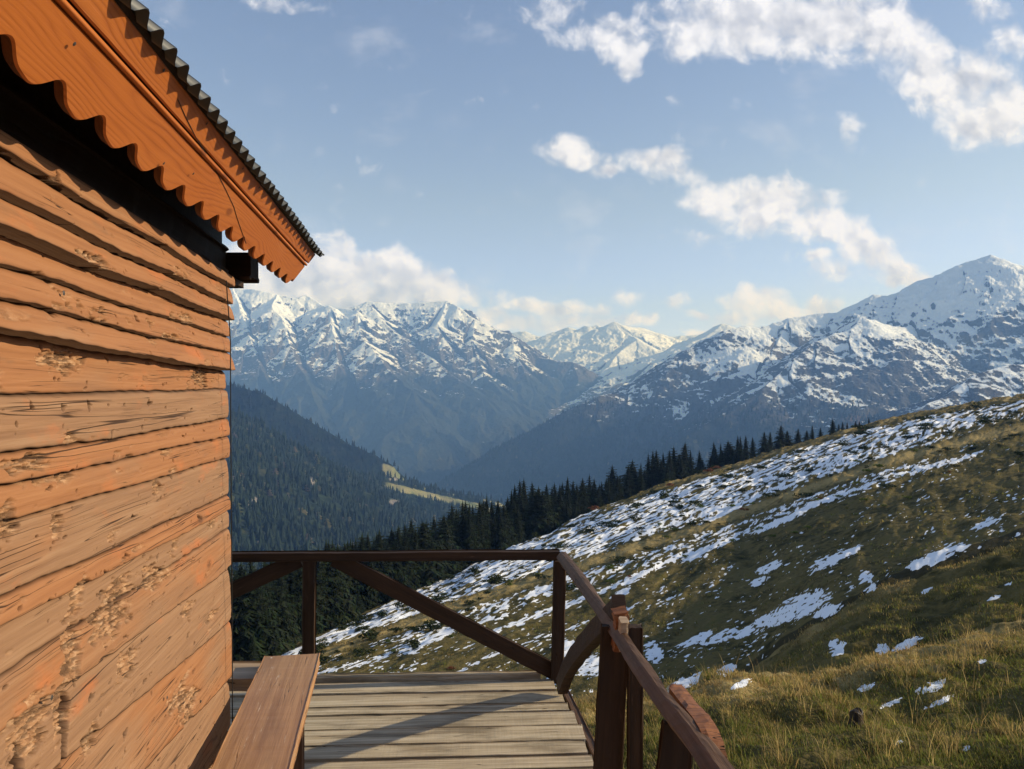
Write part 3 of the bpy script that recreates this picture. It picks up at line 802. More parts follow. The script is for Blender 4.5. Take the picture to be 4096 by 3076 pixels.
MID_Y = [(-600, 1920), (500, 1700), (1250, 1530), (1512, 1490), (1622, 1450), (1702, 1387), (1797, 1326), (1844, 1298), (1924, 1261), (1988, 1238), (2083, 1207), (2212, 1160), (2600, 1060), (3000, 990)]
START_Y = [(-600, 1930), (500, 1560), (850, 1510), (1250, 1490), (1450, 1475), (1622, 1428), (1702, 1368), (1797, 1306), (1924, 1240), (2083, 1185), (2212, 1135), (2600, 1035), (3000, 965)]

inner = np.linspace(-150, 2380, 1080)
phi_in = np.arctan((inner - CX) / FPX)
lo = np.linspace(-math.pi, phi_in[0], 90)[:-1]; hi = np.linspace(phi_in[-1], math.pi, 90)[1:]
PHI_C = np.concatenate([lo, phi_in, hi])
NCOL = len(PHI_C)
lim = R(55)
pc = np.clip(PHI_C, -lim, lim)
SCOL = np.tan(pc)
xcol = CX + FPX * SCOL
xl_ = CX - FPX * math.tan(lim); xr_ = CX + FPX * math.tan(lim)
xcol = np.where(PHI_C > lim, xr_ + (CX - xr_) * (PHI_C - lim) / (math.pi - lim), xcol)
xcol = np.where(PHI_C < -lim, xl_ + (CX - xl_) * (-PHI_C - lim) / (math.pi - lim), xcol)
DIRX = np.sin(PHI_C) / np.cos(pc); DIRY = np.cos(PHI_C) / np.cos(pc)

def smooth(a, k=9):
    w = np.hanning(k + 2)[1:-1]; w /= w.sum()
    return np.convolve(np.pad(a, k // 2, mode='edge'), w, mode='valid')
ry = smooth(pl(xcol, RIDGE_Y) , 31) + 3.0 * fbm(xcol / 60, xcol * 0, 4, 3) * (xcol > 400)
dr = smooth(pl(xcol, RIDGE_D), 31)
cy_ = smooth(pl(xcol, CREST_Y), 15) + 3 * fbm(xcol / 30, xcol * 0 + 5, 3, 4)
my_ = smooth(pl(xcol, MID_Y), 15) + 2.5 * fbm(xcol / 40, xcol * 0 + 9, 3, 5)
sy_ = smooth(pl(xcol, START_Y), 15)
def zz(y, d): return CAMZ - (y - HZ) / FPX * d
d3 = np.minimum(pl(xcol, [(1250, 14), (1700, 16.5), (2212, 17)]), .2 * dr)
d2 = np.minimum(8., .85 * d3)
d4, d5, d6, d7 = np.minimum(23, .26 * dr), np.minimum(34, .36 * dr), np.minimum(44, .47 * dr), np.minimum(58, .6 * dr)
wg = sstep(1480, 1720, xcol)
KD, KZ = [], []
def knot(d, z): KD.append(np.broadcast_to(d, (NCOL,)).astype(float).copy()); KZ.append(np.broadcast_to(z, (NCOL,)).astype(float).copy())
knot(.4, -1.55)
knot(np.minimum(4.5, .6 * d2), -1.95 + .15 * np.clip(SCOL, -1, 1))
knot(d2, zz(1682 + 60 * sstep(1300, 600, xcol), d2))
knot(d3, zz(cy_, d3))
knot(d4, zz(cy_, d4) - .9)
knot(d5, zz(my_, d5))
knot(d6, zz(my_, d6) - 1.6 * wg - .3)
knot(d7, zz(sy_, d7))
z7, zr = KZ[-1], zz(ry, dr)
d8 = d7 + (dr - d7) * .45
knot(d8, z7 + (zr - z7) * .45 + .012 * (dr - d7))
d85 = d7 + (dr - d7) * .82
knot(d85, z7 + (zr - z7) * .82 + .010 * (dr - d7))
knot(dr, zr)
knot(dr + 10, zr - 3.2)
knot(dr + 60, zr - 28)
knot(dr + 320, zr - 190)
knot(dr + 900, np.minimum(zr - 560, -520))
knot(dr + 1900, -905)
KD = np.array(KD); KZ = np.array(KZ)
# monotone-limited cubic through the knots
def pchip(KD, KZ, seg, t):
    h = np.diff(KD, axis=0); dl = np.diff(KZ, axis=0) / h
    m = np.zeros_like(KZ)
    m[0] = dl[0]; m[-1] = dl[-1]
    a, b = dl[:-1], dl[1:]
    w1 = 2 * h[1:] + h[:-1]; w2 = h[1:] + 2 * h[:-1]
    with np.errstate(divide='ignore', invalid='ignore'):
        hm = (w1 + w2) / (w1 / a + w2 / b)
    m[1:-1] = np.where(a * b > 0, hm, 0)
    d = KD[seg] + (KD[seg + 1] - KD[seg]) * t
    hh = h[seg]; 
    h00 = 2 * t**3 - 3 * t**2 + 1; h10 = t**3 - 2 * t**2 + t; h01 = -2 * t**3 + 3 * t**2; h11 = t**3 - t**2
    return d, h00 * KZ[seg] + h10 * hh * m[seg] + h01 * KZ[seg + 1] + h11 * hh * m[seg + 1]
ROWS = [10, 26, 120, 12, 84, 16, 22, 130, 130, 70, 16, 14, 18, 10, 6]
Dg, Zg, SEG = [], [], []
for k, n in enumerate(ROWS):
    tt = np.arange(n) / n
    for t in tt:
        da, db = KD[k], KD[k + 1]
        if k >= 2: dd = 1 / (1 / da + (1 / db - 1 / da) * t)
        else: dd = da + (db - da) * t
        t2 = (dd - da) / (db - da)
        d, z = pchip(KD, KZ, k, t2)
        Dg.append(d); Zg.append(z); SEG.append(k)
d, z = pchip(KD, KZ, len(ROWS) - 1, np.ones(NCOL)); Dg.append(d); Zg.append(z); SEG.append(len(ROWS) - 1)
Dg = np.array(Dg); Zg = np.array(Zg); SEG = np.array(SEG)
Xg = Dg * DIRX[None, :]; Yg = Dg * DIRY[None, :]
fade = sstep(5, 9, Dg)
al, ac = Xg * .53 + Yg * .85, Xg * .85 - Yg * .53
hz_ = sstep(38, 62, Dg) * sstep(2.2, 1.2, Dg / dr[None, :])
Zg = Zg + hz_ * (Dg / 60) ** .6 * (.48 * fbm(al / 16, ac / 5.0, 4, 31) + .26 * fbm(al / 4.5, ac / 1.5, 3, 36) + .42 * fbm(Xg / 14, Yg / 20, 3, 41))
nearz = sstep(5, 8, Dg) * sstep(46, 34, Dg)
Zg = Zg + nearz * (.52 * fbm(Xg / 3.2, Yg / 3.0, 4, 45) - .06 + .16 * fbm(Xg / 1.1, Yg / 1.2, 2, 47) + .07 * fbm(Xg / .55, Yg / .55, 3, 49) + .25 * sstep(20, 26, Dg) * fbm(Xg / 1.4, Yg / 1.2, 3, 51))
Zg = Zg + sstep(1.6, 4, Dg / dr[None, :]) * 14 * fbm(Xg / 120, Yg / 120, 4, 55)
# where snow lies, where the grass is bleached
with np.errstate(divide='ignore', invalid='ignore'):
    PX = np.where(Yg > .3, CX + FPX * Xg / np.maximum(Yg, .3), -9999); PY = np.where(Yg > .3, HZ + (CAMZ - Zg) / np.maximum(Yg, .3) * FPX, 9999)
L1 = pl(PX, [(300, 1545), (500, 1480), (690, 1402), (850, 1348), (1000, 1292), (1250, 1213), (1500, 1133), (1700, 1062), (1900, 992), (2100, 938), (2212, 914), (2600, 850)])
RY = np.broadcast_to(ry[None, :], PX.shape)
u = PX * .93 - PY * .37; v = PX * .37 + PY * .93
st1 = fbm(u / 55, v / 5.0, 4, 101); st2 = fbm(u / 20, v / 3.0, 3, 111); big = fbm(u / 130, v / 40, 3, 121)
t = (PY - RY) / np.maximum(L1 - RY, 8)
hill = (SEG[:, None] >= 6) & (Dg <= dr[None, :] * 1.02)
rim = sstep(1150, 1500, PX)
cov = np.where((t > -.05) & (t < 1.15), (.575 - .05 * sstep(1900, 2250, PX) + .22 * fbm(u / 75, v / 11, 3, 161)) * sstep(1.12, .86, t) * (1 - rim * sstep(.14, .03, t) * .85), 0)
cov = cov - .22 * sstep(1950, 2212, PX) * sstep(.35, .9, t)
o2 = PY - L1
cov = np.maximum(cov, .47 * sstep(18, 28, o2) * sstep(78, 52, o2) * sstep(640, 900, PX) * sstep(2150, 1950, PX))
L3 = pl(PX, [(1040, 1372), (1280, 1285), (1480, 1200), (1620, 1150), (1900, 1035), (2100, 985), (2300, 930)])
cov = np.maximum(cov, .66 * np.exp(-((PY - L3 - 6 * big) / 10) ** 2) * sstep(1020, 1080, PX) * sstep(2200, 2080, PX))
L4 = pl(PX, [(560, 1500), (690, 1456), (800, 1428), (1000, 1352), (1090, 1330), (1250, 1270)])
cov = np.maximum(cov, .62 * np.exp(-((PY - L4 - 5 * big) / 9) ** 2) * sstep(1160, 1080, PX))
L5 = pl(PX, [(900, 1500), (1000, 1445), (1100, 1400), (1300, 1335), (1420, 1290)])
cov = np.maximum(cov, .54 * np.exp(-((PY - L5 - 6 * big) / 8) ** 2) * sstep(1440, 1380, PX))
cov = np.maximum(cov, (.25 + .30 * big) * (o2 > 20) * hill)
for (cx, cy, rx, r_) in ((1735, 1308, 62, 24), (1665, 1340, 40, 16), (1785, 1320, 32, 12), (1412, 1408, 17, 24), (1275, 1440, 30, 22), (1500, 1383, 40, 9), (1560, 1376, 36, 11), (1610, 1366, 30, 10), (1790, 1212, 42, 12),
                         (1660, 1227, 30, 10), (1835, 1193, 22, 9), (1640, 1255, 24, 8), (2010, 1208, 50, 12), (2055, 1190, 40, 11), (1980, 1219, 26, 8), (2130, 1130, 32, 9), (1480, 1474, 42, 13), (1572, 1447, 24, 12), (1808, 1398, 18, 18), (1600, 1478, 22, 8),
                         (1365, 1250, 28, 9), (1340, 1283, 22, 7), (1165, 1277, 40, 9), (1505, 1195, 40, 10), (900, 1395, 44, 10), (960, 1368, 40, 9), (1225, 1400, 24, 18), (1195, 1470, 30, 12), (1905, 1402, 14, 12), (1960, 1392, 34, 9), (1870, 1245, 16, 14), (1880, 1272, 14, 8),
                         (1870, 1484, 18, 7), (2013, 1483, 32, 11), (2029, 1516, 30, 8), (1925, 1520, 26, 6), (1942, 1603, 11, 5), (2086, 1616, 10, 5), (2121, 1429, 12, 5), (2002, 1276, 16, 5), (2150, 1290, 16, 5), (2180, 1262, 12, 4), (1560, 1108, 60, 7), (1760, 1090, 90, 7), (1680, 1130, 60, 7)):
    e = ((PX - cx) * .92 - (PY - cy) * .39) / rx; f = ((PX - cx) * .39 + (PY - cy) * .92) / r_
    cov = np.maximum(cov, np.minimum(.70, .84 - .34 * (e * e + f * f)))
near_gr = (Dg < d7[None, :])
cov = np.where(near_gr & (cov < .22), -.5, cov)
st3 = fbm(u / 14, v / 3.6, 4, 151)
snow = cov + .34 * st1 + .46 * st2 + .42 * st3 * (cov > .2)
snow = np.where(Dg > dr[None, :] * 1.05, .0 - .3, snow)
straw = .75 * np.exp(-((o2 - 10) / 15) ** 2) * hill + .45 * sstep(.18, .0, t) * hill * rim + .5 * sstep(.1, .5, fbm(u / 60, v / 12, 4, 131)) * hill
fgm = sstep(22, 16, Dg)
straw = np.maximum(straw, fgm * sstep(115, 10, PY - np.broadcast_to(cy_[None, :], PX.shape)) * (.75 + .5 * fbm(Xg / 1.1, Yg / 1.1, 3, 133)))
straw = np.maximum(straw, (SEG[:, None] == 4) * sstep(60, 5, PY - np.broadcast_to(my_[None, :], PX.shape)) * (.45 + .5 * fbm(Xg / 3, Yg / 3, 3, 135)))
darkm = wg[None, :] * ((SEG[:, None] == 5) | (SEG[:, None] == 6)) * 1.0 + .7 * sstep(.15, .5, fbm(u / 70 + 9, v / 16, 4, 141)) * hill * (snow < .4)
darkm = np.maximum(darkm, .8 * sstep(1.0, 1.04, Dg / dr[None, :]))

def mat_ground():
    m = NT('hill_ground')
    p = m.pos()
    n1 = m.noise(p, .22, 5, .6); n2 = m.noise(p, 1.3, 5, .65); n3 = m.noise(p, 7, 4, .65)
    al_ = m.noise(m.mapv(p, (.35, .5, 1.5), rot=(0, 0, R(-32))), 1.6, 5, .65)
    mixn = m.math('ADD', m.math('MULTIPLY', n1, .45), m.math('ADD', m.math('MULTIPLY', n2, .3), m.math('MULTIPLY', al_, .35)))
    col = m.ramp(mixn, [(.38, (.018, .018, .008)), (.49, (.066, .058, .022)), (.58, (.148, .115, .043)), (.74, (.088, .088, .028))])
    st = m.math('ADD', m.attr('straw'), m.math('MULTIPLY', m.math('SUBTRACT', n2, .5), .9))
    col = m.mix(m.step(.30, .85, st), col, m.mix(n3, (.22, .16, .062), (.48, .36, .155)))
    col = m.mix(m.math('MULTIPLY', m.step(.3, .9, m.math('ADD', m.attr('dark'), m.math('MULTIPLY', m.math('SUBTRACT', n2, .5), .9))), .85), col, m.mix(n3, (.012, .012, .006), (.05, .042, .02)))
    s = m.math('ADD', m.attr('snow'), m.math('MULTIPLY', m.math('SUBTRACT', m.noise(m.mapv(p, (.8, 1.1, 2.2), rot=(0, 0, R(-32))), 1.3, 5, .7), .5), .62))
    s = m.math('ADD', s, m.math('MULTIPLY', m.math('SUBTRACT', m.noise(p, .35, 4, .6), .5), .25))
    sm = m.step(.50, .55, s)
    col = m.mix(sm, col, m.mix(n2, (.80, .83, .88), (.92, .93, .94)))
    h = m.math('ADD', m.math('MULTIPLY', n2, 1.1), m.math('MULTIPLY', n3, .25))
    h = m.math('ADD', m.math('MULTIPLY', h, m.math('SUBTRACT', 1, m.math('MULTIPLY', sm, .75))), m.math('MULTIPLY', sm, .5))
    return m.done(m.pbsdf(col, .95, .05, m.bump(h, .8, .35)))
GROUND = mat_ground()
ground_me = np_mesh('hillside', np.stack([Xg, Yg, Zg], -1), [grid_faces(*Xg.shape)], attrs=dict(snow=snow, straw=straw, dark=darkm))
tag(link('hillside', ground_me, GROUND), 'grassy hillside with snow streaks rising to the right', 'hillside', kind='structure')

FLOORM = mat_plain('valley_ground', (.03, .04, .028), .95, .05)
V, F = plain_box(-8900, 8900, -2500, 12200, -960, -930)
tag(link('valley_floor', np_mesh('valley_floor', V, [np.array(F)], smooth=False), FLOORM), 'dark valley floor far below the slopes', 'valley', kind='structure')

# --------------------------------------------------------------------------
# points on the hillside, by grid cell
# --------------------------------------------------------------------------
segstart = np.concatenate([[0], np.cumsum(ROWS)])
def gpos(r, c):
    r = np.clip(r, 0, Xg.shape[0] - 1.001); c = np.clip(c, 0, NCOL - 1.001)
    i = r.astype(int); j = c.astype(int); f = r - i; g = c - j
    def b(A): return (A[i, j] * (1 - f) * (1 - g) + A[i + 1, j] * f * (1 - g) + A[i, j + 1] * (1 - f) * g + A[i + 1, j + 1] * f * g)
    return np.stack([b(Xg), b(Yg), b(Zg)], -1), b(snow), b(straw)
def col_of(x): return np.interp(np.arctan((np.asarray(x, float) - CX) / FPX), PHI_C, np.arange(NCOL))
def ground_z(x_img, d):
    """height of the hillside at a column and depth"""
    j = int(round(float(col_of(x_img))))
    return float(np.interp(d, Dg[:, j], Zg[:, j]))

# --------------------------------------------------------------------------
# grass: blades in tufts on the near humps
# --------------------------------------------------------------------------
def grass_mesh(name, P, strawv, hts, nb, spread, wid, lean, seed):
    g = np.random.default_rng(seed)
    nt = len(P); n = nt * nb
    base = np.repeat(P, nb, 0); sv = np.repeat(strawv, nb); H = np.repeat(hts, nb) * g.uniform(.45, 1.15, n)
    a = g.uniform(0, 2 * np.pi, n); rr = np.abs(g.normal(0, 1, n)) * np.repeat(spread, nb)
    base[:, 0] += np.cos(a) * rr; base[:, 1] += np.sin(a) * rr; base[:, 2] -= .02
    la = a + g.normal(0, .7, n); lm = g.uniform(.1, .6, n) * lean
    dx = np.cos(la) * lm - .16 * lean; dy = np.sin(la) * lm - .05
    w = np.repeat(wid, nb) * g.uniform(.6, 1.3, n)
    fa = g.uniform(0, np.pi, n); wx, wy = np.cos(fa) * w / 2, np.sin(fa) * w / 2
    lv = []
    for (tt, ws) in ((0, 1.), (.4, .85), (.75, .55)):
        cx = base[:, 0] + dx * H * tt ** 1.7; cy = base[:, 1] + dy * H * tt ** 1.7; cz = base[:, 2] + H * tt * (1 - .18 * lm * tt)
        lv.append(np.stack([cx - wx * ws, cy - wy * ws, cz], -1)); lv.append(np.stack([cx + wx * ws, cy + wy * ws, cz], -1))
    lv.append(np.stack([base[:, 0] + dx * H, base[:, 1] + dy * H, base[:, 2] + H * (1 - .18 * lm)], -1))
    V = np.stack(lv, 1).reshape(-1, 3)
    o = np.arange(n)[:, None] * 7
    q = np.concatenate([o + [[0, 1, 3, 2]], o + [[2, 3, 5, 4]]]); tr = o + [[4, 5, 6]]
    pick = sv + g.normal(0, .22, n)
    straw_c = np.array([.62, .46, .19]); tan_c = np.array([.46, .29, .11]); green_c = np.array([.155, .205, .035]); olive_c = np.array([.215, .185, .05])
    k = sstep(.15, .75, pick)[:, None]
    rnd = g.random(n)[:, None]
    c = (green_c * rnd + olive_c * (1 - rnd)) * (1 - k) + (straw_c * rnd + tan_c * (1 - rnd)) * k
    c = c * g.uniform(.55, 1.25, (n, 1)) * np.repeat(g.uniform(.6, 1.15, nt), nb)[:, None]
    return np_mesh(name, V, [q, tr], smooth=True, cattrs=dict(tint=np.repeat(c, 7, 0)))
def mat_leafy(name, trans=.35, rough=.7, mult=1.0):
    m = NT(name)
    c = m.attr('tint', True)
    a = m.pbsdf(c, rough, .2)
    t = m.n('ShaderNodeBsdfTranslucent'); m.set(t.inputs[0], c)
    x = m.n('ShaderNodeMixShader'); x.inputs[0].default_value = trans
    m.t.links.new(a, x.inputs[1]); m.t.links.new(t.outputs[0], x.inputs[2])
    return m.done(x.outputs[0])
GRASSM = mat_leafy('grass_blades', .5)
g = np.random.default_rng(21)
def rows_pick(n, s0, s1, c0, c1, pw=1.0):
    r0, r1 = segstart[s0], segstart[s1]
    j = int(col_of((c0 + c1) / 2))
    rr = np.arange(r0, r1); dd = Dg[rr, j]; dl = np.gradient(Dg[:, j])[rr]
    wgt = (dd * dl) ** pw; wgt /= wgt.sum()
    r = g.choice(rr, n, p=wgt) + g.random(n)
    return r, col_of(g.uniform(c0, c1, n))
# near hump: dense
r, c = rows_pick(5200, 2, 3, 1150, 2420, .55)
P, sn, stw = gpos(r, c)
clump = fbm(P[:, 0] / 1.5, P[:, 1] / 1.5, 3, 301)
keep = (sn < .5) & (clump > -.20)
P, stw, clump = P[keep], stw[keep], clump[keep]
hts = .035 + .125 * np.clip(clump + .12, 0, 1) + .12 * g.random(len(P)) ** 6
strawv = stw * .75 + .55 * fbm(P[:, 0] / 1.1, P[:, 1] / 1.1, 3, 305) + .12
me1 = grass_mesh('grass', P, strawv, hts, 15, .05 + .06 * g.random(len(P)), .004 + .00055 * P[:, 1], 1.0, 31)
tag(link('grass', me1, GRASSM), 'long bleached and green grass on the near hump', 'grass', kind='stuff')
r, c = rows_pick(11000, 2, 3, 1150, 2420, .55)
Pt, sn, st0 = gpos(r, c); keep = sn < .5; Pt, st0 = Pt[keep], st0[keep]
met = grass_mesh('turf', Pt, st0 * .7 + .60 * fbm(Pt[:, 0] / 1.3, Pt[:, 1] / 1.3, 3, 307) + .10, .03 + .05 * g.random(len(Pt)), 8, .07 + .08 * g.random(len(Pt)), .006 + .0006 * Pt[:, 1], 1.3, 33)
tag(link('turf', met, GRASSM), 'short green and straw turf between the tufts of the near hump', 'grass', kind='stuff')
# taller rushes in bunches
r, c = rows_pick(620, 2, 3, 1250, 2420, .7)
P, sn, stw = gpos(r, c); cl = fbm(P[:, 0] / 1.1 + 40, P[:, 1] / 1.1, 2, 311)
keep = (sn < .45) & (cl > .02) & (P[:, 1] < 14.5); P = P[keep]
me2 = grass_mesh('rushes', P, .25 + .45 * g.random(len(P)), .14 + .22 * g.random(len(P)) ** 2, 30, .05 + .05 * g.random(len(P)), .0045 + .0004 * P[:, 1], 1.1, 37)
tag(link('rushes', me2, GRASSM), 'taller green rushes in tufts on the near hump', 'grass', kind='stuff')
r, c = rows_pick(260, 2, 3, 1180, 2420, .6)
P, sn, stw = gpos(r, c); keep = sn < .5; P = P[keep]
mes = grass_mesh('stalks', P, .75 + .3 * g.random(len(P)), .26 + .28 * g.random(len(P)), 4, .05 + .06 * g.random(len(P)), .0035 + .00035 * P[:, 1], .9, 35)
tag(link('stalks', mes, GRASSM), 'sparse pale dead grass stalks standing above the turf', 'grass', kind='stuff')
# crest fringe and turf on the middle hump
r, c = rows_pick(4200, 4, 5, 1560, 2420, .8)
P, sn, stw = gpos(r, c); cl = fbm(P[:, 0] / 2.5, P[:, 1] / 2.5, 3, 315); keep = (sn < .5) & (cl > -.12); P, stw = P[keep], stw[keep]
me3 = grass_mesh('turf', P, stw * .8 + .25 + .25 * fbm(P[:, 0] / 2, P[:, 1] / 2, 3, 317), .08 + .10 * g.random(len(P)), 9, .10 + .10 * g.random(len(P)), .018 + 0 * P[:, 1], .8, 41)
tag(link('turf', me3, GRASSM), 'short tufted turf on the middle hump', 'grass', kind='stuff')
# hillside tussocks
rr0 = g.uniform(segstart[7], segstart[10] - 2, 9000); cc0 = col_of(g.uniform(560, 2400, 9000))
P, sn, stw = gpos(rr0, cc0); keep = (sn < .42) & (fbm(P[:, 0] / 6, P[:, 1] / 6, 3, 319) > -.05); P, stw = P[keep], stw[keep]
dd = P[:, 1]
me4 = grass_mesh('tussocks', P, stw * .9 + .12 + .2 * g.random(len(P)), (.12 + .14 * g.random(len(P))) * (1 + dd / 350), 6, .10 + .0012 * dd, .02 + .00055 * dd, .8, 43)
tag(link('tussocks', me4, GRASSM), 'dry grass tussocks over the snow-streaked slope', 'grass', kind='stuff')

# --------------------------------------------------------------------------
# spruces
# --------------------------------------------------------------------------
def spruce_mesh(seed, wide=.17, sparse=0., bottom=.04, whorls=27):
    """a crown one metre tall"""
    g = random.Random(seed)
    V, F, T = [], [], []
    def tri(a, b, c, col):
        o = len(V); V.extend((a, b, c)); F.append((o, o + 1, o + 2)); T.extend((col, col, col))
    lop = g.uniform(0, 6.28)
    for k in range(whorls):
        t = k / (whorls - 1)
        z = bottom + (1 - bottom) * (t ** .92) * .985
        prof = (1 - t) ** .68 * (1 + .22 * math.sin(k * 1.9 + seed) * (1 - t)) + .015
        Lk = wide * prof
        nb = max(5, int(11 - 5 * t))
        a0 = g.uniform(0, 6.28)
        for b in range(nb):
            if g.random() < sparse + (.10 if t < .25 else .03): continue
            a = a0 + 6.283 * b / nb + g.uniform(-.25, .25)
            L = Lk * g.uniform(.62, 1.18) * (1 + .15 * math.cos(a - lop))
            ca, sa = math.cos(a), math.sin(a)
            zz0 = z + g.uniform(-.008, .008)
            up = .25 + .5 * t - .35 * (1 - t)
            drop = L * g.uniform(.25, .5) * (1 - .6 * t)
            sh = g.uniform(.55, 1.15)
            g1 = g.random()
            c0 = (.012 + .010 * g1, .020 + .013 * g1, .007 + .004 * g1)
            col = tuple(q * sh for q in c0)
            def pt(u, off=0., dz=0.):
                r = L * u
                return (ca * r - sa * off, sa * r + ca * off, zz0 + up * L * u * .5 - drop * u * u + dz)
            w = L * .27
            tri(pt(.0, -w * .3), pt(.62, 0, .004), pt(.0, w * .3), col)
            nseg = 5
            for q in range(nseg):
                u = .22 + .68 * q / (nseg - 1)
                tw = w * (1.75 - 1.1 * u) * g.uniform(.8, 1.35)
                for sgn in (-1, 1):
                    e = pt(min(1.05, u + .20), sgn * tw, -L * g.uniform(.06, .20))
                    col2 = tuple(x * g.uniform(.8, 1.35) for x in col)
                    tri(pt(u - .07), pt(u + .10), e, col2)
                    if g.random() < .6:
                        tri(pt(u, sgn * tw * .3), pt(u + .08, sgn * tw * .45), pt(u + .05, sgn * tw * .45, -L * g.uniform(.14, .34)), tuple(x * .8 for x in col2))
            tri(pt(.72, -w * .28), pt(1.06), pt(.72, w * .28), tuple(x * 1.25 for x in col))
    # dense inner needles round the stem
    for k in range(40):
        t = k / 40; z = bottom + (1 - bottom) * t * .95; rr = wide * ((1 - t) ** .70) * .66 + .004
        for b in range(9):
            a = g.uniform(0, 6.28); r2 = rr * g.uniform(.35, 1.0); da = g.uniform(.25, .5)
            cc_ = .55 + .5 * g.random()
            tri((math.cos(a - da) * r2, math.sin(a - da) * r2, z - .035 * (1 - t) - .01), (math.cos(a + da) * r2, math.sin(a + da) * r2, z - .045 * (1 - t) - .01), (math.cos(a) * r2 * .5, math.sin(a) * r2 * .5, z + .05), (.010 * cc_, .017 * cc_, .007 * cc_))
    for q in range(5):
        a = q * 1.257
        tri((math.cos(a) * .006, math.sin(a) * .006, .955), (math.cos(a + 1.2) * .006, math.sin(a + 1.2) * .006, .955), (0, 0, 1.015), (.03, .05, .02))
    return np_mesh('crown', V, [np.array(F)], smooth=False, cattrs=dict(tint=np.array(T)))
SPRUCEM = mat_leafy('spruce_needles', .07, .85)
BARK = mat_plain('bark', (.075, .052, .036), .9, .1)
def cone_mesh(name, r0, r1, h, n=7):
    V = [(r0 * math.cos(6.283 * k / n), r0 * math.sin(6.283 * k / n), -.06) for k in range(n)] + [(r1 * math.cos(6.283 * k / n), r1 * math.sin(6.283 * k / n), h) for k in range(n)]
    return np_mesh(name, V, [grid_faces(2, n, 0, True)])
CROWNS = [spruce_mesh(s, w, sp, b, wh) for (s, w, sp, b, wh) in ((1, .20, .0, .04, 28), (2, .23, .03, .05, 27), (3, .18, .02, .03, 30), (4, .25, .05, .06, 25), (5, .19, .10, .08, 26), (6, .215, .02, .02, 29), (7, .17, .05, .05, 30))]
CROWN_BUSHY = [spruce_mesh(s, w, 0, .01, 20) for (s, w) in ((11, .33), (12, .29), (13, .36))]
TRUNKM = cone_mesh('trunk', .017, .003, .97)
for me in CROWNS + CROWN_BUSHY: me.materials.append(SPRUCEM)
TRUNKM.materials.append(BARK)
def spruce(x, d, ytop=None, height=None, label='', group='spruces along the ridge', bushy=False, var=None):
    gz = ground_z(x, d)
    p = at(x, 0, d); p.z = gz
    if height is None:
        height = (CAMZ - (ytop - HZ) / FPX * d) - gz
    height = max(height, 1.2)
    t = empty('spruce_tree', Matrix.Translation((p.x, p.y, gz - .1)) @ Matrix.Rotation(random.uniform(0, 6.28), 4, 'Z') @ Matrix.Rotation(random.uniform(-.025, .025), 4, 'X'))
    tag(t, label, 'tree', group)
    me = random.choice(CROWN_BUSHY if bushy else CROWNS) if var is None else CROWNS[var]
    sx = random.uniform(.88, 1.32)
    S = Matrix.Diagonal((height * sx, height * sx, height, 1))
    for nm, m_ in (('crown', me), ('trunk', TRUNKM)):
        o = bpy.data.objects.new(nm, m_); COL.objects.link(o); o.parent = t; o.matrix_basis = S
    return t
TOPS = [(430, 1215), (500, 1205), (560, 1208), (600, 1200), (650, 1188), (700, 1176), (760, 1166), (800, 1148), (850, 1140), (900, 1122), (945, 1112), (985, 1092), (1025, 1082), (1070, 1068), (1110, 1056), (1130, 1040), (1170, 1045), (1200, 1034), (1240, 1040), (1265, 1015), (1300, 1028), (1330, 1010), (1365, 1000), (1390, 982), (1430, 978), (1460, 965), (1490, 955), (1520, 965), (1560, 958), (1600, 942)]
random.seed(5)
x = 420.0
while x < 1600:
    drx = float(np.interp(x, [p[0] for p in RIDGE_D], [p[1] for p in RIDGE_D]))
    yt = float(np.interp(x, [p[0] for p in TOPS], [p[1] for p in TOPS]))
    n = 3 if 700 < x < 1000 else 2
    for k in range(n):
        xx = x + random.uniform(-7, 7)
        d = drx + random.uniform(5, 16) + k * random.uniform(10, 16)
        yy = yt + (random.choice((-9, -3, 4, 10, 18, 28)) if k else random.choice((2, 14, 26, 44)))
        if x < 700 and k: yy += 0
        spruce(xx, d, yy, bushy=random.random() < .14, label='dark spruce in the dense row beyond the snowy slope edge', group='spruces in the dense row')
    x += random.uniform(7.5, 13.5)
    
# smaller spruces at the foot of the row
for k in range(46):
    x = random.uniform(520, 1560)
    drx = float(np.interp(x, [p[0] for p in RIDGE_D], [p[1] for p in RIDGE_D]))
    spruce(x, drx + random.uniform(1, 6), height=random.uniform(1.6, 4.5), label='small dark spruce at the foot of the dense row', group='small spruces under the row', bushy=random.random() < .5)
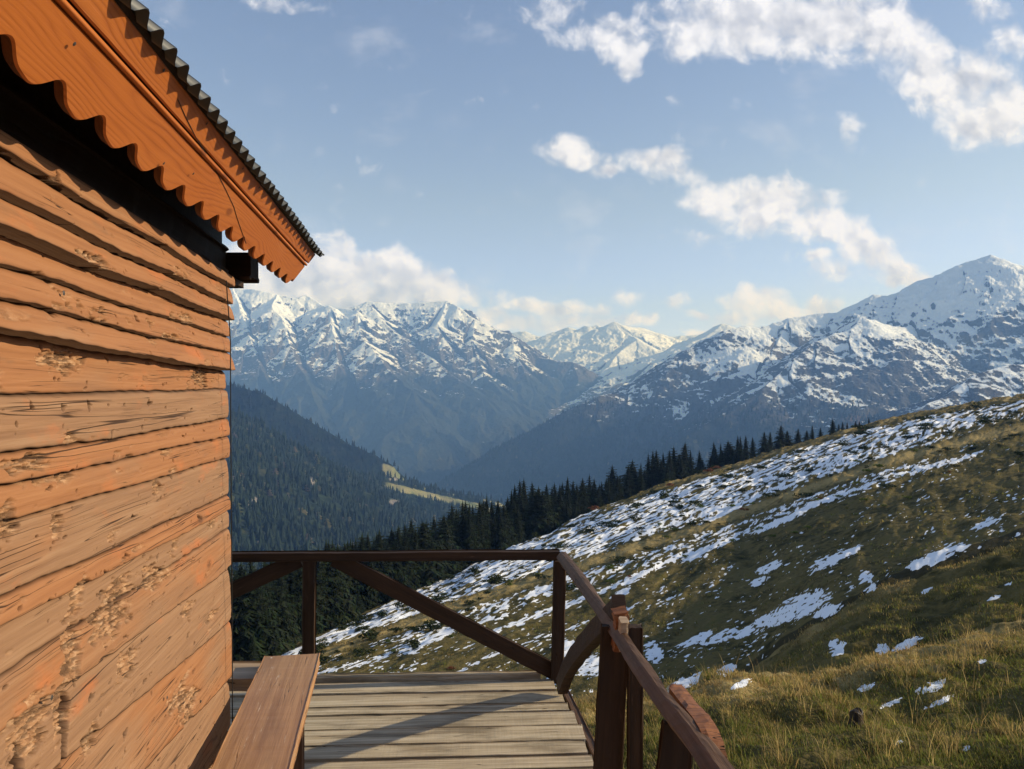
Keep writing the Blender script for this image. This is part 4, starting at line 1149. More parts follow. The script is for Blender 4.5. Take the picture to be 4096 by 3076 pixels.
# the two sunlit ones seen under the handrail and the single ones up the ridge
spruce(561, 92, 1296, label='left of two small sunlit spruces beneath the handrail', group='sunlit spruces beneath the handrail', var=4)
spruce(600, 96, 1294, label='right of two small sunlit spruces beneath the handrail, next to the post', group='sunlit spruces beneath the handrail', var=2)
RIDGERS = [(1600, 940, 0, 'slim spruce at the right end of the dense row'), (1611, 939, 0, 'slim spruce close beside the last tree of the dense row'), (1626, 943, 0, 'short thin spruce standing apart just past the dense row'),
           (1651, 931, 1, 'broad spruce, left of a merged pair on the ridge'), (1664, 931, 1, 'broad spruce, right of a merged pair on the ridge'), (1687, 916, 1, 'tall broad spruce with bushy skirt on the open ridge'),
           (1701, 928, 1, 'bushy spruce leaning against a taller broad neighbour'), (1724, 924, 1, 'round-topped bushy spruce on the ridge'), (1743, 928, 1, 'small bushy spruce left of a pointed one on the ridge'), (1755, 917, 0, 'pointed spruce between two round bushy ones'),
           (1772, 922, 1, 'low round spruce below the tallest right-hand ridge tree'), (1799, 904, 1, 'tallest conical spruce on the right part of the ridge'), (1812, 914, 0, 'thin spruce touching the tallest conical one'), (1820, 910, 0, 'middle one of three slim ridge spruces'),
           (1830, 910, 0, 'third of three slim ridge spruces, slightly apart'), (1848, 908, 0, 'left twin of two tiny ridge spruces'), (1856, 908, 0, 'right twin of two tiny ridge spruces'), (1877, 900, 0, 'lone thin-crowned spruce at the right end of the tree line'), (1961, 897, 1, 'tiny isolated spruce low on the ridge beyond the tree line')]
for (x, yt, b, lab) in RIDGERS:
    drx = float(np.interp(x, [p[0] for p in RIDGE_D], [p[1] for p in RIDGE_D]))
    spruce(x, drx + 1.0, yt, label=lab, group='single spruces up the ridge', bushy=bool(b), var=None if b else (4 if x == 1877 else None))

# --------------------------------------------------------------------------
# low shrubs
# --------------------------------------------------------------------------
def shrub_mesh(seed, cols, n=260, flat=.55):
    g = np.random.default_rng(seed)
    lumps = g.normal(0, .22, (7, 3)); lumps[:, 2] = np.abs(lumps[:, 2]) * .8 + .22; lr = g.uniform(.18, .34, 7)
    V, T = [], []
    for k in range(n):
        i = g.integers(7); v = g.normal(0, 1, 3); v /= np.linalg.norm(v); v[2] = abs(v[2]) * 1.1 - .25
        p = lumps[i] + v * lr[i] * g.uniform(.75, 1.08); p[2] = max(p[2] * flat, -.04)
        a = g.normal(0, 1, 3); a /= np.linalg.norm(a); b = np.cross(a, v); b /= np.linalg.norm(b) + 1e-6
        s = g.uniform(.05, .11)
        V += [p - a * s - b * s * .5, p + a * s * .2 + b * s * .7, p + a * s + v * s * .6]
        c = np.array(cols[g.integers(len(cols))]) * g.uniform(.6, 1.3)
        T += [c, c, c]
    return np_mesh('shrub', np.array(V), [np.arange(len(V)).reshape(-1, 3)], smooth=False, cattrs=dict(tint=np.array(T)))
SHRUBM = mat_leafy('shrub_leaves', .25, .8)
GC = [(.022, .034, .010), (.035, .050, .012), (.055, .065, .016), (.018, .026, .010)]
YC_ = [(.10, .13, .02), (.14, .16, .03), (.07, .10, .02)]
RC = [(.20, .065, .025), (.26, .10, .04), (.12, .05, .025), (.16, .09, .035)]
def stem_mesh():
    V, F = [], []
    for k in range(5):
        a = k * 1.26; o = len(V)
        V += [(-.015, 0, -.08), (.015, 0, -.08), (.22 * math.cos(a), .22 * math.sin(a), .22)]
        F.append((o, o + 1, o + 2))
    return np_mesh('stem', V, [np.array(F)], smooth=False)
SH = {'g': [shrub_mesh(s, GC) for s in (61, 62, 63, 64)], 'y': [shrub_mesh(s, YC_, 220) for s in (71, 72)], 'r': [shrub_mesh(s, RC, 240) for s in (81, 82)]}
STEM = stem_mesh(); STEM.materials.append(BARK)
for k in SH:
    for me in SH[k]: me.materials.append(SHRUBM)
def shrub(p, size, kind, label, group, name='low_shrub'):
    M = Matrix.Translation(p) @ Matrix.Rotation(random.uniform(0, 6.28), 4, 'Z') @ Matrix.Diagonal((size * random.uniform(.9, 1.5), size, size * random.uniform(.7, 1.1), 1))
    t = empty(name, M); tag(t, label, 'shrub', group)
    for nm, m_ in (('foliage', random.choice(SH[kind])), ('stem', STEM)):
        o = bpy.data.objects.new(nm, m_); COL.objects.link(o); o.parent = t
random.seed(9)
def hill_point(x, y):
    """where the sight line through a photo point meets the hillside beyond the humps"""
    j = int(round(float(col_of(x))))
    a, b = segstart[7], segstart[10]
    py = PY[a:b, j]
    k = a + int(np.argmin(np.abs(py - y)))
    return Vector((Xg[k, j], Yg[k, j], Zg[k, j]))
GL = 'low dark green shrub scattered over the snow-streaked slope'
cnt = 0
while cnt < 205:
    x = random.uniform(640, 2240)
    yr = float(np.interp(x, [p[0] for p in RIDGE_Y], [p[1] for p in RIDGE_Y]))
    y = yr + 4 + abs(random.gauss(0, 1)) * 62
    if y > 1440 or y > yr + 230: continue
    p = hill_point(x, y)
    px = random.choice((8, 10, 12, 14, 17, 20, 26)) * (1.25 if p.y < 110 else 1.0)
    shrub(p, px / FPX * p.y * 1.05, 'g', GL, 'dark shrubs on the slope'); cnt += 1
cnt = 0
while cnt < 40:
    x = random.uniform(700, 2000)
    yr = float(np.interp(x, [p[0] for p in RIDGE_Y], [p[1] for p in RIDGE_Y]))
    y = yr + random.uniform(70, 200)
    if y > 1450: continue
    p = hill_point(x, y)
    shrub(p, random.uniform(11, 20) / FPX * p.y, 'y', 'small yellow-green shrub in the dry grass of the slope', 'yellow-green shrubs on the slope'); cnt += 1
for (x, y, px, lab) in ((976, 1445, 13, 'round red shrub just beyond the far deck edge'), (1550, 960 + 50, 16, 'rust shrub at the right foot of the dense spruce row'), (1280, 1102, 20, 'wide rust shrub patch under the middle of the spruce row'),
                        (1530, 1020, 18, 'rust shrub near the ridge between spruces and snow'), (1448, 1052, 16, 'rust shrub low at the edge of the spruce row'), (1608, 1103, 13, 'rust shrub amid the straw band of the slope'), (1698, 1060, 8, 'rust shrub in the straw-coloured strip, mid slope'),
                        (1862, 930, 11, 'rust shrub alone in the upper snow field'), (1785, 945, 12, 'flat rust shrub on the ridge below the tallest tree'), (1773, 1078, 9, 'rust shrub on straw grass beside a green one'), (1360, 1246, 8, 'tiny orange shrub near the handrail corner'), (2052, 1019, 8, 'orange shrub far right in the straw strip')):
    p = hill_point(x, y)
    shrub(p, 1.1 * px / FPX * p.y, 'r', lab, 'rust-coloured shrubs', 'rust_shrub')
# thicket under the spruce row
for k in range(34):
    x = random.uniform(600, 1560); 
    drx = float(np.interp(x, [p[0] for p in RIDGE_D], [p[1] for p in RIDGE_D]))
    d = drx + random.uniform(-2, 3); p = at(x, 0, d); p.z = ground_z(x, d)
    shrub(p, random.uniform(14, 26) / FPX * d, 'g', 'dark bush crowding the edge below the spruce row', 'bushes under the spruce row', 'dark_bush')

# old stump in the near grass
j = int(round(float(col_of(1850)))); a, b = segstart[2], segstart[3]
k = a + int(np.argmin(np.abs(PY[a:b, j] - 1570)))
sp = Vector((Xg[k, j], Yg[k, j], Zg[k, j]))
V = []; n = 14
for (zv, rv) in ((-.1, .24), (.05, .19), (.2, .165), (.40, .16), (.42, .13)):
    for q in range(n):
        a = 6.283 * q / n; rr = rv * (1 + .10 * math.sin(3 * a + 1) + .06 * math.sin(7 * a)); V.append((rr * math.cos(a), rr * math.sin(a), zv + (.05 * math.sin(2 * a) if zv > .3 else 0)))
st_ = link('tree_stump', np_mesh('tree_stump', V, [grid_faces(5, n, 0, True), np.array([np.arange(n) + 4 * n])], smooth=False), mat_stained('stump_wood', (.018, .011, .007), (.04, .026, .017), (.2, .15, .1)), None, Matrix.Translation(sp) @ Matrix.Scale(.55, 4))
tag(st_, 'small dark weathered stump in the long grass of the near hump', 'stump')

# ==========================================================================
# MOUNTAINS: ridge skeletons with falling flanks, rills and crags
# ==========================================================================
def massif(name, ridges, x0, x1, d0, d1, nc, nr, floor, warp, rill, crag, seed, snow_z, snow_r, label, rel=1.):
    s = np.linspace((x0 - CX) / FPX, (x1 - CX) / FPX, nc); d = np.exp(np.linspace(math.log(d0), math.log(d1), nr))
    S, D = np.meshgrid(s, d); X = S * D; Y = D.copy()
    wx = warp * fbm(X / (warp * 9), Y / (warp * 9), 4, seed); wy = warp * fbm(X / (warp * 9) + 9, Y / (warp * 9) + 4, 4, seed + 9)
    Xw, Yw = X + wx, Y + wy
    H = np.full(X.shape, -1e9); AR = np.zeros_like(X); DS = np.zeros_like(X)
    off = 0
    for (k, pts) in ridges:
        P = [at(*p) for p in pts]
        for i in range(len(P) - 1):
            a, b = P[i], P[i + 1]
            ex, ey = b.x - a.x, b.y - a.y; L2 = ex * ex + ey * ey
            t = np.clip(((Xw - a.x) * ex + (Yw - a.y) * ey) / L2, 0, 1)
            # end segments of spurs stay open
            dx, dy = Xw - a.x - ex * t, Yw - a.y - ey * t
            dist = np.sqrt(dx * dx + dy * dy)
            h = a.z + (b.z - a.z) * t - k * dist * (1 - .12 * np.minimum(dist / 2500, 1))
            m = h > H
            H = np.where(m, h, H); AR = np.where(m, off + t * math.sqrt(L2), AR); DS = np.where(m, dist, DS)
            off += math.sqrt(L2)
        off += 333.3
    near = np.minimum(1, DS / (rill * 2.2))
    rl = .6 * (ridged(AR / rill + .35 * fbm(X / 300, Y / 300, 3, seed + 3), DS / (rill * 7), 3, seed + 20)) + .4 * ridged(X / (rill * .8), Y / (rill * .8), 4, seed + 40)
    cr = ridged(X / crag / 4, Y / crag / 4, 5, seed + 60)
    H = H + rel * near * (rl - .2) * rill * .34 * (.45 + .55 * sstep(-250, 300, H - snow_z)) + rel * near * 70 * (rill / 150) * ridged(X / (rill * 3.2), Y / (rill * 3.2), 3, seed + 50) + (.55 + .45 * near) * cr * crag * .42 + (.3 + .7 * near) * crag * .14 * fbm(X / (crag * .45), Y / (crag * .45), 3, seed + 80)
    fl = floor + 60 * fbm(X / 900, Y / 900, 3, seed + 90)
    H = np.where(H > fl, H, fl + 0 * H)
    # slope and hollows for the snow
    gy, gx = np.gradient(H); dX = np.gradient(X, axis=1); dY = np.gradient(Y, axis=0)
    hx = gx / dX; hy = gy / dY
    slope = np.sqrt(hx * hx + hy * hy)
    sn = (H - snow_z) / snow_r - 1.05 * (rl - .10) - 1.0 * (slope - .70) + .55 * fbm(X / 420, Y / 420, 5, seed + 70) + .35 * fbm(X / 70, Y / 70, 4, seed + 75)
    return dict(name=name, X=X, Y=Y, H=H, sn=sn, rl=rl, slope=slope, label=label, hx=hx)

def mat_mountain(name, forest_top, fvar, wood=(.020, .030, .020), rock=((.045, .046, .050), (.13, .128, .128)), turf=(.085, .080, .055), autumn=0.):
    m = NT(name)
    p = m.pos(); z = sep(m, p)[2]
    n1 = m.noise(p, .012, 6, .65); n2 = m.noise(p, .05, 5, .65); n0 = m.noise(p, .0022, 5, .6)
    rc = m.mix(m.step(.35, .7, n2), rock[0], rock[1])
    rc = m.mix(m.step(.48, .62, n0), rc, turf)
    f = m.math('ADD', m.math('DIVIDE', m.math('SUBTRACT', forest_top, z), fvar), m.math('MULTIPLY', m.math('SUBTRACT', n1, .5), 2.2))
    f = m.math('ADD', f, m.math('MULTIPLY', m.math('SUBTRACT', n0, .5), 3.))
    tree = m.mix(n2, tuple(c * .5 for c in wood), tuple(c * 2.0 for c in wood))
    tree = m.mix(m.math('MULTIPLY', m.step(.52, .68, m.noise(p, .006, 6, .7)), .55), tree, (.075, .072, .038))
    if autumn:
        tree = m.mix(m.math('MULTIPLY', m.math('MULTIPLY', m.attr('autumn'), m.step(.36, .6, n1)), autumn), tree, (.20, .105, .045))
    col = m.mix(m.step(.1, .7, f), rc, tree)
    s = m.math('ADD', m.attr('snow'), m.math('MULTIPLY', m.math('SUBTRACT', n1, .5), 1.15))
    s = m.math('ADD', s, m.math('MULTIPLY', m.math('SUBTRACT', n2, .5), .95))
    s = m.math('SUBTRACT', s, m.math('MULTIPLY', m.step(.0, 1.2, f), .35))
    sm = m.step(.34, .58, s)
    col = m.mix(sm, col, (.78, .84, .93))
    h = m.math('ADD', m.math('MULTIPLY', n1, 1.), m.math('MULTIPLY', n2, .45))
    h = m.math('MULTIPLY', h, m.math('SUBTRACT', 1, m.math('MULTIPLY', sm, .55)))
    return m.done(m.pbsdf(col, .95, .05, m.bump(h, .8, 28)))

def put(mm, mat, extra=None, flip=False):
    att = dict(snow=mm['sn'])
    if extra: att.update(extra)
    me = np_mesh(mm['name'], np.stack([mm['X'], mm['Y'], mm['H']], -1), [grid_faces(*mm['X'].shape)], attrs=att)
    return tag(link(mm['name'], me, mat), mm['label'], 'mountain', kind='structure')

# ---- far snow range at the head of the valley --------------------------------
far = [(.50, [(900, 742, 15500), (1040, 728, 15000), (1133, 716, 14500), (1160, 727, 14300), (1181, 731, 14200), (1211, 712, 14000), (1230, 708, 14000), (1257, 716, 14000), (1267, 705, 13900), (1280, 711, 13900), (1289, 704, 13900), (1305, 710, 13800), (1325, 697, 13800), (1337, 706, 13850), (1348, 704, 13900), (1380, 709, 14100), (1412, 717, 14300), (1450, 729, 14600)]),
       (.48, [(1440, 730, 15800), (1469, 725, 15800), (1506, 724, 15800), (1544, 728, 15800), (1700, 735, 15800), (1900, 740, 15800)]),
       (.55, [(1325, 697, 13800), (1352, 722, 13200), (1372, 735, 12700), (1340, 765, 12000), (1316, 792, 11500), (1290, 815, 11100)]),
       (.5, [(1211, 712, 14000), (1225, 745, 13300), (1235, 775, 12600), (1240, 800, 12000)]),
       (.5, [(1267, 705, 13900), (1275, 740, 13200), (1282, 765, 12700)]),
       (.46, [(1560, 700, 11500), (1500, 740, 10900), (1470, 765, 10600), (1400, 806, 10200), (1350, 836, 9900), (1310, 858, 9700)])]
far = [(k, [(x, y, .72 * d) for (x, y, d) in p]) for (k, p) in far]
mm = massif('far_snow_range', far, 900, 1800, 6600, 12000, 620, 300, -500, 100, 190, 85, 400, -300, 600, 'distant snow-covered range at the head of the valley', .45)
mm['sn'] = mm['sn'] + .35
put(mm, mat_mountain('far_range_rock', -300, 100, rock=((.09, .085, .085), (.20, .19, .18)), turf=(.2, .18, .14)))

# ---- left massif ---------------------------------------------------------------
left = [(1.0, [(100, 640, 8900), (300, 618, 8700), (430, 615, 8600), (505, 622, 8600), (564, 629, 8500), (598, 637, 8500), (640, 645, 8500), (663, 636, 8600), (704, 662, 8400), (746, 668, 8300), (793, 653, 8400), (850, 657, 8500), (928, 653, 8500), (967, 651, 8500), (993, 663, 8400), (1026, 684, 8300), (1052, 701, 8250), (1106, 726, 8150), (1133, 747, 8100), (1165, 771, 8000), (1200, 780, 7900), (1240, 785, 7850), (1262, 798, 7800), (1275, 812, 7780), (1294, 828, 7750), (1318, 847, 7700), (1400, 900, 7600), (1500, 960, 7500)]),
        (.74, [(598, 637, 8500), (590, 668, 8050), (611, 708, 7650), (624, 750, 7300), (642, 792, 6950), (670, 830, 6600), (690, 885, 6200), (720, 950, 5900), (760, 1010, 5600)]),
        (.72, [(704, 662, 8400), (710, 661, 8150), (712, 698, 7800), (723, 729, 7500), (731, 781, 7050), (750, 820, 6750), (775, 870, 6400), (810, 940, 6000), (850, 1000, 5700)]),
        (.70, [(746, 668, 8300), (772, 675, 8050), (780, 711, 7700), (793, 740, 7400), (811, 766, 7150), (832, 792, 6900), (855, 815, 6650), (880, 845, 6400), (905, 885, 6100), (940, 940, 5850), (985, 1000, 5600), (1020, 1050, 5400)]),
        (.62, [(793, 653, 8400), (820, 690, 8150), (863, 724, 7850), (915, 766, 7500), (954, 794, 7200), (996, 822, 6900), (1030, 850, 6650), (1070, 890, 6350), (1100, 940, 6100), (1130, 1000, 5800)]),
        (.70, [(967, 651, 8500), (954, 701, 8100), (960, 730, 7850), (985, 765, 7600)]),
        (.72, [(1034, 690, 8270), (1025, 735, 7900), (1030, 770, 7600), (1050, 805, 7300), (1085, 850, 6900), (1120, 895, 6600), (1150, 930, 6400)]),
        (.72, [(1106, 726, 8150), (1115, 765, 7850), (1130, 805, 7500), (1160, 850, 7200), (1200, 900, 6900)]),
        (.74, [(505, 622, 8600), (525, 680, 8000), (540, 730, 7500), (560, 790, 7000), (590, 860, 6500), (620, 930, 6100)]),
        (.74, [(400, 617, 8600), (430, 690, 7900), (460, 760, 7300), (490, 840, 6700), (520, 930, 6200)]),
        (.66, [(1240, 785, 7850), (1255, 830, 7500), (1270, 880, 7200), (1290, 930, 6900)])]
mm = massif('left_snowy_mountain', left, 330, 1520, 5000, 9300, 1020, 430, -860, 95, 150, 70, 500, -430, 880, 'rugged snow-capped mountain with steep spurs under the cloud')
lx = CX + FPX * mm['X'] / mm['Y']; ly = HZ - (mm['H'] - CAMZ) / mm['Y'] * FPX
put(mm, mat_mountain('left_mountain_rock', 200, 150, wood=(.022, .028, .024), rock=((.045, .045, .047), (.155, .142, .128))))

# ---- right massif ----------------------------------------------------------------
rgt = [(.66, [(1000, 1110, 4150), (1060, 1040, 4200), (1120, 949, 4300), (1160, 925, 4350), (1200, 903, 4400), (1240, 879, 4450), (1289, 860, 4500), (1345, 847, 4600), (1369, 831, 4650), (1412, 809, 4700), (1442, 793, 4750), (1455, 777, 4800), (1477, 763, 4850), (1490, 754, 4880), (1512, 751, 4900), (1541, 734, 4950), (1566, 715, 5000), (1610, 705, 5100), (1639, 709, 5150), (1663, 705, 5200), (1703, 690, 5250), (1771, 680, 5300), (1800, 676, 5300), (1820, 664, 5300), (1847, 655, 5300), (1882, 636, 5300), (1914, 639, 5300), (1955, 630, 5300), (1965, 619, 5300), (1990, 604, 5300), (2022, 598, 5300), (2052, 589, 5300), (2072, 574, 5300), (2107, 560, 5300), (2131, 553, 5300), (2166, 564, 5300), (2212, 577, 5300), (2320, 610, 5300), (2600, 690, 5400)]),
       (.66, [(2131, 553, 5300), (2060, 640, 5050), (1990, 700, 4850), (1946, 710, 4750), (1900, 696, 4600), (1859, 686, 4480), (1832, 712, 4350), (1771, 741, 4200), (1721, 776, 4050), (1683, 811, 3920), (1639, 843, 3800), (1580, 890, 3650), (1500, 950, 3450), (1420, 1020, 3250)]),
       (.62, [(1859, 686, 4480), (1862, 740, 4300), (1850, 790, 4100), (1845, 830, 3950), (1850, 880, 3800), (1850, 930, 3650)]),
       (.62, [(1946, 710, 4750), (1960, 760, 4500), (1960, 800, 4300), (1955, 850, 4050), (1940, 900, 3800)]),
       (.60, [(2212, 577, 5300), (2190, 660, 4950), (2150, 720, 4650), (2110, 770, 4400), (2080, 820, 4150)]),
       (.62, [(1566, 715, 5000), (1580, 770, 4750), (1560, 810, 4550), (1530, 860, 4350), (1490, 920, 4100), (1450, 990, 3900)]),
       (.62, [(1442, 793, 4750), (1430, 850, 4500), (1400, 910, 4250), (1360, 980, 4000), (1320, 1060, 3800)]),
       (.60, [(1289, 860, 4500), (1280, 920, 4250), (1250, 1000, 4000), (1220, 1080, 3800)]),
       (.62, [(1703, 690, 5250), (1690, 730, 5000), (1665, 770, 4750), (1640, 800, 4550)]),
       (.60, [(2600, 690, 3300), (2400, 745, 3150), (2212, 791, 3000), (2151, 796, 2950), (2093, 823, 2850), (2034, 861, 2750), (1976, 890, 2650), (1900, 930, 2550), (1800, 990, 2400), (1650, 1080, 2250)])]
mm = massif('right_snowy_mountain', rgt, 940, 2520, 2100, 6000, 1260, 430, -900, 60, 120, 62, 600, -500, 760, 'broad snowy mountain with a pointed summit on the right', .5)
rx_ = CX + FPX * mm['X'] / mm['Y']; ry_ = HZ - (mm['H'] - CAMZ) / mm['Y'] * FPX
mm['sn'] = mm['sn'] + .10 * sstep(300, 600, mm['H'])
aut = np.exp(-(((rx_ - 1840) / 95) ** 2 + ((ry_ - 870) / 48) ** 2)) + .35 * np.exp(-(((rx_ - 1500) / 90) ** 2 + ((ry_ - 850) / 30) ** 2)) + .25 * np.exp(-(((rx_ - 2000) / 70) ** 2 + ((ry_ - 850) / 30) ** 2))
put(mm, mat_mountain('right_mountain_rock', -110, 110, wood=(.022, .028, .025), rock=((.042, .044, .048), (.11, .11, .112)), turf=(.11, .095, .06), autumn=1.), dict(autumn=np.clip(aut, 0, 1)))
RM = mm

# ---- forested slopes on the near left: a lit flank and a steep dark ridge behind ------
nc, nr = 620, 420
sA = np.linspace((250 - CX) / FPX, (1180 - CX) / FPX, nc); dA = np.exp(np.linspace(math.log(600), math.log(3200), nr))
S, D = np.meshgrid(sA, dA); X = S * D; Y = D.copy(); xi = CX + FPX * S
gl = 30 * ridged((X * .5 + Y) / 260 + .2 * fbm(X / 90, Y / 90, 3, 701), X / 900, 3, 702)
plane = -82 - .4867 * (X + 641) - .0524 * (Y - 1700) - .00016 * np.maximum(X + 330, 0) ** 2 + .9 * gl * sstep(600, 1100, Y) + 6 * fbm(X / 60, Y / 60, 3, 705)
dc = pl(xi, [(250, 1600), (503, 1772), (571, 1800), (655, 1850), (740, 1880), (799, 1915), (880, 2050), (951, 2190), (1031, 2250), (1180, 2300)])
dc = dc + 25 * fbm(xi / 40, xi * 0, 3, 707)
yc_ = pl(xi, [(250, 800), (503, 909), (571, 938), (655, 972), (740, 1010), (799, 1036), (860, 1050), (951, 1073), (1031, 1090), (1180, 1150)])
zc = CAMZ - (yc_ - HZ) / FPX * dc
plane_c = -82 - .4867 * (S * dc + 641) - .0524 * (dc - 1700) - .00016 * np.maximum(S * dc + 330, 0) ** 2
HB = np.where(D <= dc, plane + (zc - plane_c) * sstep(.55, 1.0, D / dc), zc - .35 * (D - dc))
ridA = [(250, 815), (430, 822), (503, 833), (562, 845), (613, 875), (689, 921), (748, 955), (807, 981), (845, 1002), (879, 1035), (930, 1053), (985, 1064), (1031, 1070), (1080, 1082), (1180, 1140)]
dRA = pl(xi, [(250, 2560), (503, 2520), (689, 2440), (845, 2400), (930, 2420), (1031, 2400), (1180, 2380)])
yA = pl(xi, ridA) + 2.5 * fbm(xi / 22, xi * 0, 4, 711)
zA = CAMZ - (yA - HZ) / FPX * dRA
sl = .80 - .62 * sstep(820, 900, xi)
HA = zA - np.where(D < dRA, sl * (dRA - D), .55 * (D - dRA)) + 9 * fbm(X / 70, Y / 70, 4, 713) * sstep(5, 60, np.abs(D - dRA))
H = np.maximum(np.maximum(HA, HB), -905)
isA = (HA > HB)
yI = HZ - (H - CAMZ) / Y * FPX
past = sstep(812, 850, xi + 14 * fbm(X / 60, Y / 60, 4, 717)) * isA * sstep(2.0, 8.0, yI - yA + 1.5 * fbm(xi / 15, Y / 30, 3, 719)) * 1.0
past = np.maximum(past, sstep(800, 870, xi) * sstep(1085, 1040, xi) * sstep(16, 5, yI - yc_ + 9 * fbm(X / 55, Y / 70, 4, 721)) * (yI > yc_ - 3) * (D <= dc))
past = np.maximum(past, .9 * sstep(1.02, .6, np.sqrt(((xi - 842) / 16) ** 2 + ((yI - 1014) / 10) ** 2)))
scree = np.zeros_like(xi)
for (cx, cy, a, b) in ((544, 1088, 7, 10), (553, 1080, 5, 6), (675, 1040, 5, 9), (738, 1073, 3, 6), (850, 1085, 12, 6), (560, 1170, 3, 12), (880, 1130, 4, 8), (622, 1075, 3, 8), (850, 1035, 9, 4)):
    scree = np.maximum(scree, sstep(1.3, .6, np.sqrt(((xi - cx) / a) ** 2 + ((yI - cy) / b) ** 2) + .5 * fbm(xi / 4, yI / 4, 3, 731)))
def mat_forest_floor():
    m = NT('forest_floor')
    p = m.pos()
    n1 = m.noise(p, .02, 6, .65); n2 = m.noise(p, .09, 5, .6)
    col = m.mix(m.step(.3, .7, n2), (.010, .018, .010), (.034, .050, .028))
    col = m.mix(m.math('MULTIPLY', m.step(.5, .68, n1), .5), col, (.085, .080, .038))
    col = m.mix(m.math('MULTIPLY', m.attr('spruce'), .6), col, (.008, .013, .009))  # shade of the rear ridge painted into its floor colour
    g_ = m.mix(m.step(.35, .65, n1), (.15, .175, .07), (.27, .245, .125))
    col = m.mix(m.step(.35, .6, m.math('ADD', m.attr('pasture'), m.math('MULTIPLY', m.math('SUBTRACT', n2, .5), .5))), col, g_)
    col = m.mix(m.attr('scree'), col, m.mix(n2, (.16, .14, .12), (.38, .35, .31)))
    return m.done(m.pbsdf(col, .95, .05, m.bump(m.math('ADD', n2, n1), .7, 8)))
me = np_mesh('forest_slope', np.stack([X, Y, H], -1), [grid_faces(nr, nc)], attrs=dict(pasture=past, scree=scree, spruce=isA * 1.0))  # spruce: mask of the rear ridge, where shade is painted in
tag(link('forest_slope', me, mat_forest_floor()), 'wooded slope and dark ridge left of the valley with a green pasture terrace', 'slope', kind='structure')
FX, FH, FPAST, FSCR, FA = xi, H, past, scree, isA

# far woods: many small conifers with a few yellowing broadleaf crowns, one mass
def woods(name, P, hts, seed, label, autumn=.1, base=(.017, .030, .018), dense=None):
    g = np.random.default_rng(seed); n = len(P); k = 6
    V, T = [], []; F = []
    isb = g.random(n) < autumn
    a = g.uniform(0, 6.28, n)[:, None] + np.arange(k)[None, :] * 6.283 / k
    vs = []
    # conifer: three stacked ragged skirts; broadleaf: a lumpy dome
    tiers = ((.02, .24, .45), (.26, .20, .72), (.52, .13, 1.0))
    off = 0; faces = []
    for (z0, r, z1) in tiers:
        rr = r * g.uniform(.65, 1.2, (n, k)); rr = np.where(isb[:, None], rr * 1.75, rr)
        zb = z0 + g.uniform(-.04, .04, (n, k)); zt = np.where(isb, min(z1 * .72, .66), z1)
        base_ = np.stack([P[:, None, 0] + np.cos(a) * rr * hts[:, None], P[:, None, 1] + np.sin(a) * rr * hts[:, None], P[:, None, 2] + zb * hts[:, None]], -1)
        tip = np.stack([P[:, 0] + g.normal(0, .02, n) * hts, P[:, 1], P[:, 2] + zt * hts], -1)[:, None, :]
        vs.append(np.concatenate([base_, tip], 1))
    V = np.concatenate(vs, 1)      # n, 3*(k+1), 3
    m = V.shape[1]
    for tI in range(3):
        for q in range(k):
            faces.append(np.stack([np.arange(n) * m + tI * (k + 1) + q, np.arange(n) * m + tI * (k + 1) + (q + 1) % k, np.arange(n) * m + tI * (k + 1) + k], -1))
    c = np.array(base)[None, :] * g.uniform(.7, 1.3, (n, 1))
    bc = np.array([(.085, .080, .035), (.11, .10, .045), (.07, .08, .03), (.08, .065, .045)])[g.integers(4, size=n)] * g.uniform(.6, 1.2, (n, 1))
    c = np.where(isb[:, None], bc, c)
    if dense is not None: c = c * np.where(dense, .55, 1.0)[:, None]  # trees of the rear ridge darkened, its shade painted into the tint
    me = np_mesh(name, V.reshape(-1, 3), [np.concatenate(faces)], smooth=False, cattrs=dict(tint=np.repeat(c, m, 0)))
    return tag(link(name, me, WOODM), label, 'forest', kind='stuff')
WOODM = mat_leafy('far_woods', .1, .9)
g = np.random.default_rng(77)
n = 30000
r = g.uniform(0, nr - 1.01, n); c = g.uniform(0, nc - 1.01, n)
i, j = r.astype(int), c.astype(int)
wgt = (D[i, j] / 2400) ** 1.5
keep = (g.random(n) < wgt * 1.1 + .12) & (FPAST[i, j] < .3) & (FSCR[i, j] < .3) & (FH[i, j] > -700)
i, j = i[keep], j[keep]
jit = g.normal(0, 3, (len(i), 2))
P = np.stack([X[i, j] + jit[:, 0], Y[i, j] + jit[:, 1], H[i, j] - 1.0], -1)
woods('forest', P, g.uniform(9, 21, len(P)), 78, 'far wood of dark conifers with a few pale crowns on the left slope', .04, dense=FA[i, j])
# tree-covered lower flank of the right mountain
X2, Y2, H2 = RM['X'], RM['Y'], RM['H']
n = 42000
i = g.integers(0, X2.shape[0], n); j = g.integers(0, X2.shape[1], n)
keep = (H2[i, j] < -40 - 50 * g.random(n) + 40 * fbm(X2[i, j] / 200, Y2[i, j] / 200, 3, 745)) & (H2[i, j] > -800) & (rx_[i, j] < 1900) & (RM['sn'][i, j] < .45)
i, j = i[keep], j[keep]
P = np.stack([X2[i, j], Y2[i, j], H2[i, j] - 2], -1)
woods('forest', P, g.uniform(13, 26, len(P)), 79, 'dark wood clothing the lower flank of the right mountain', .03)

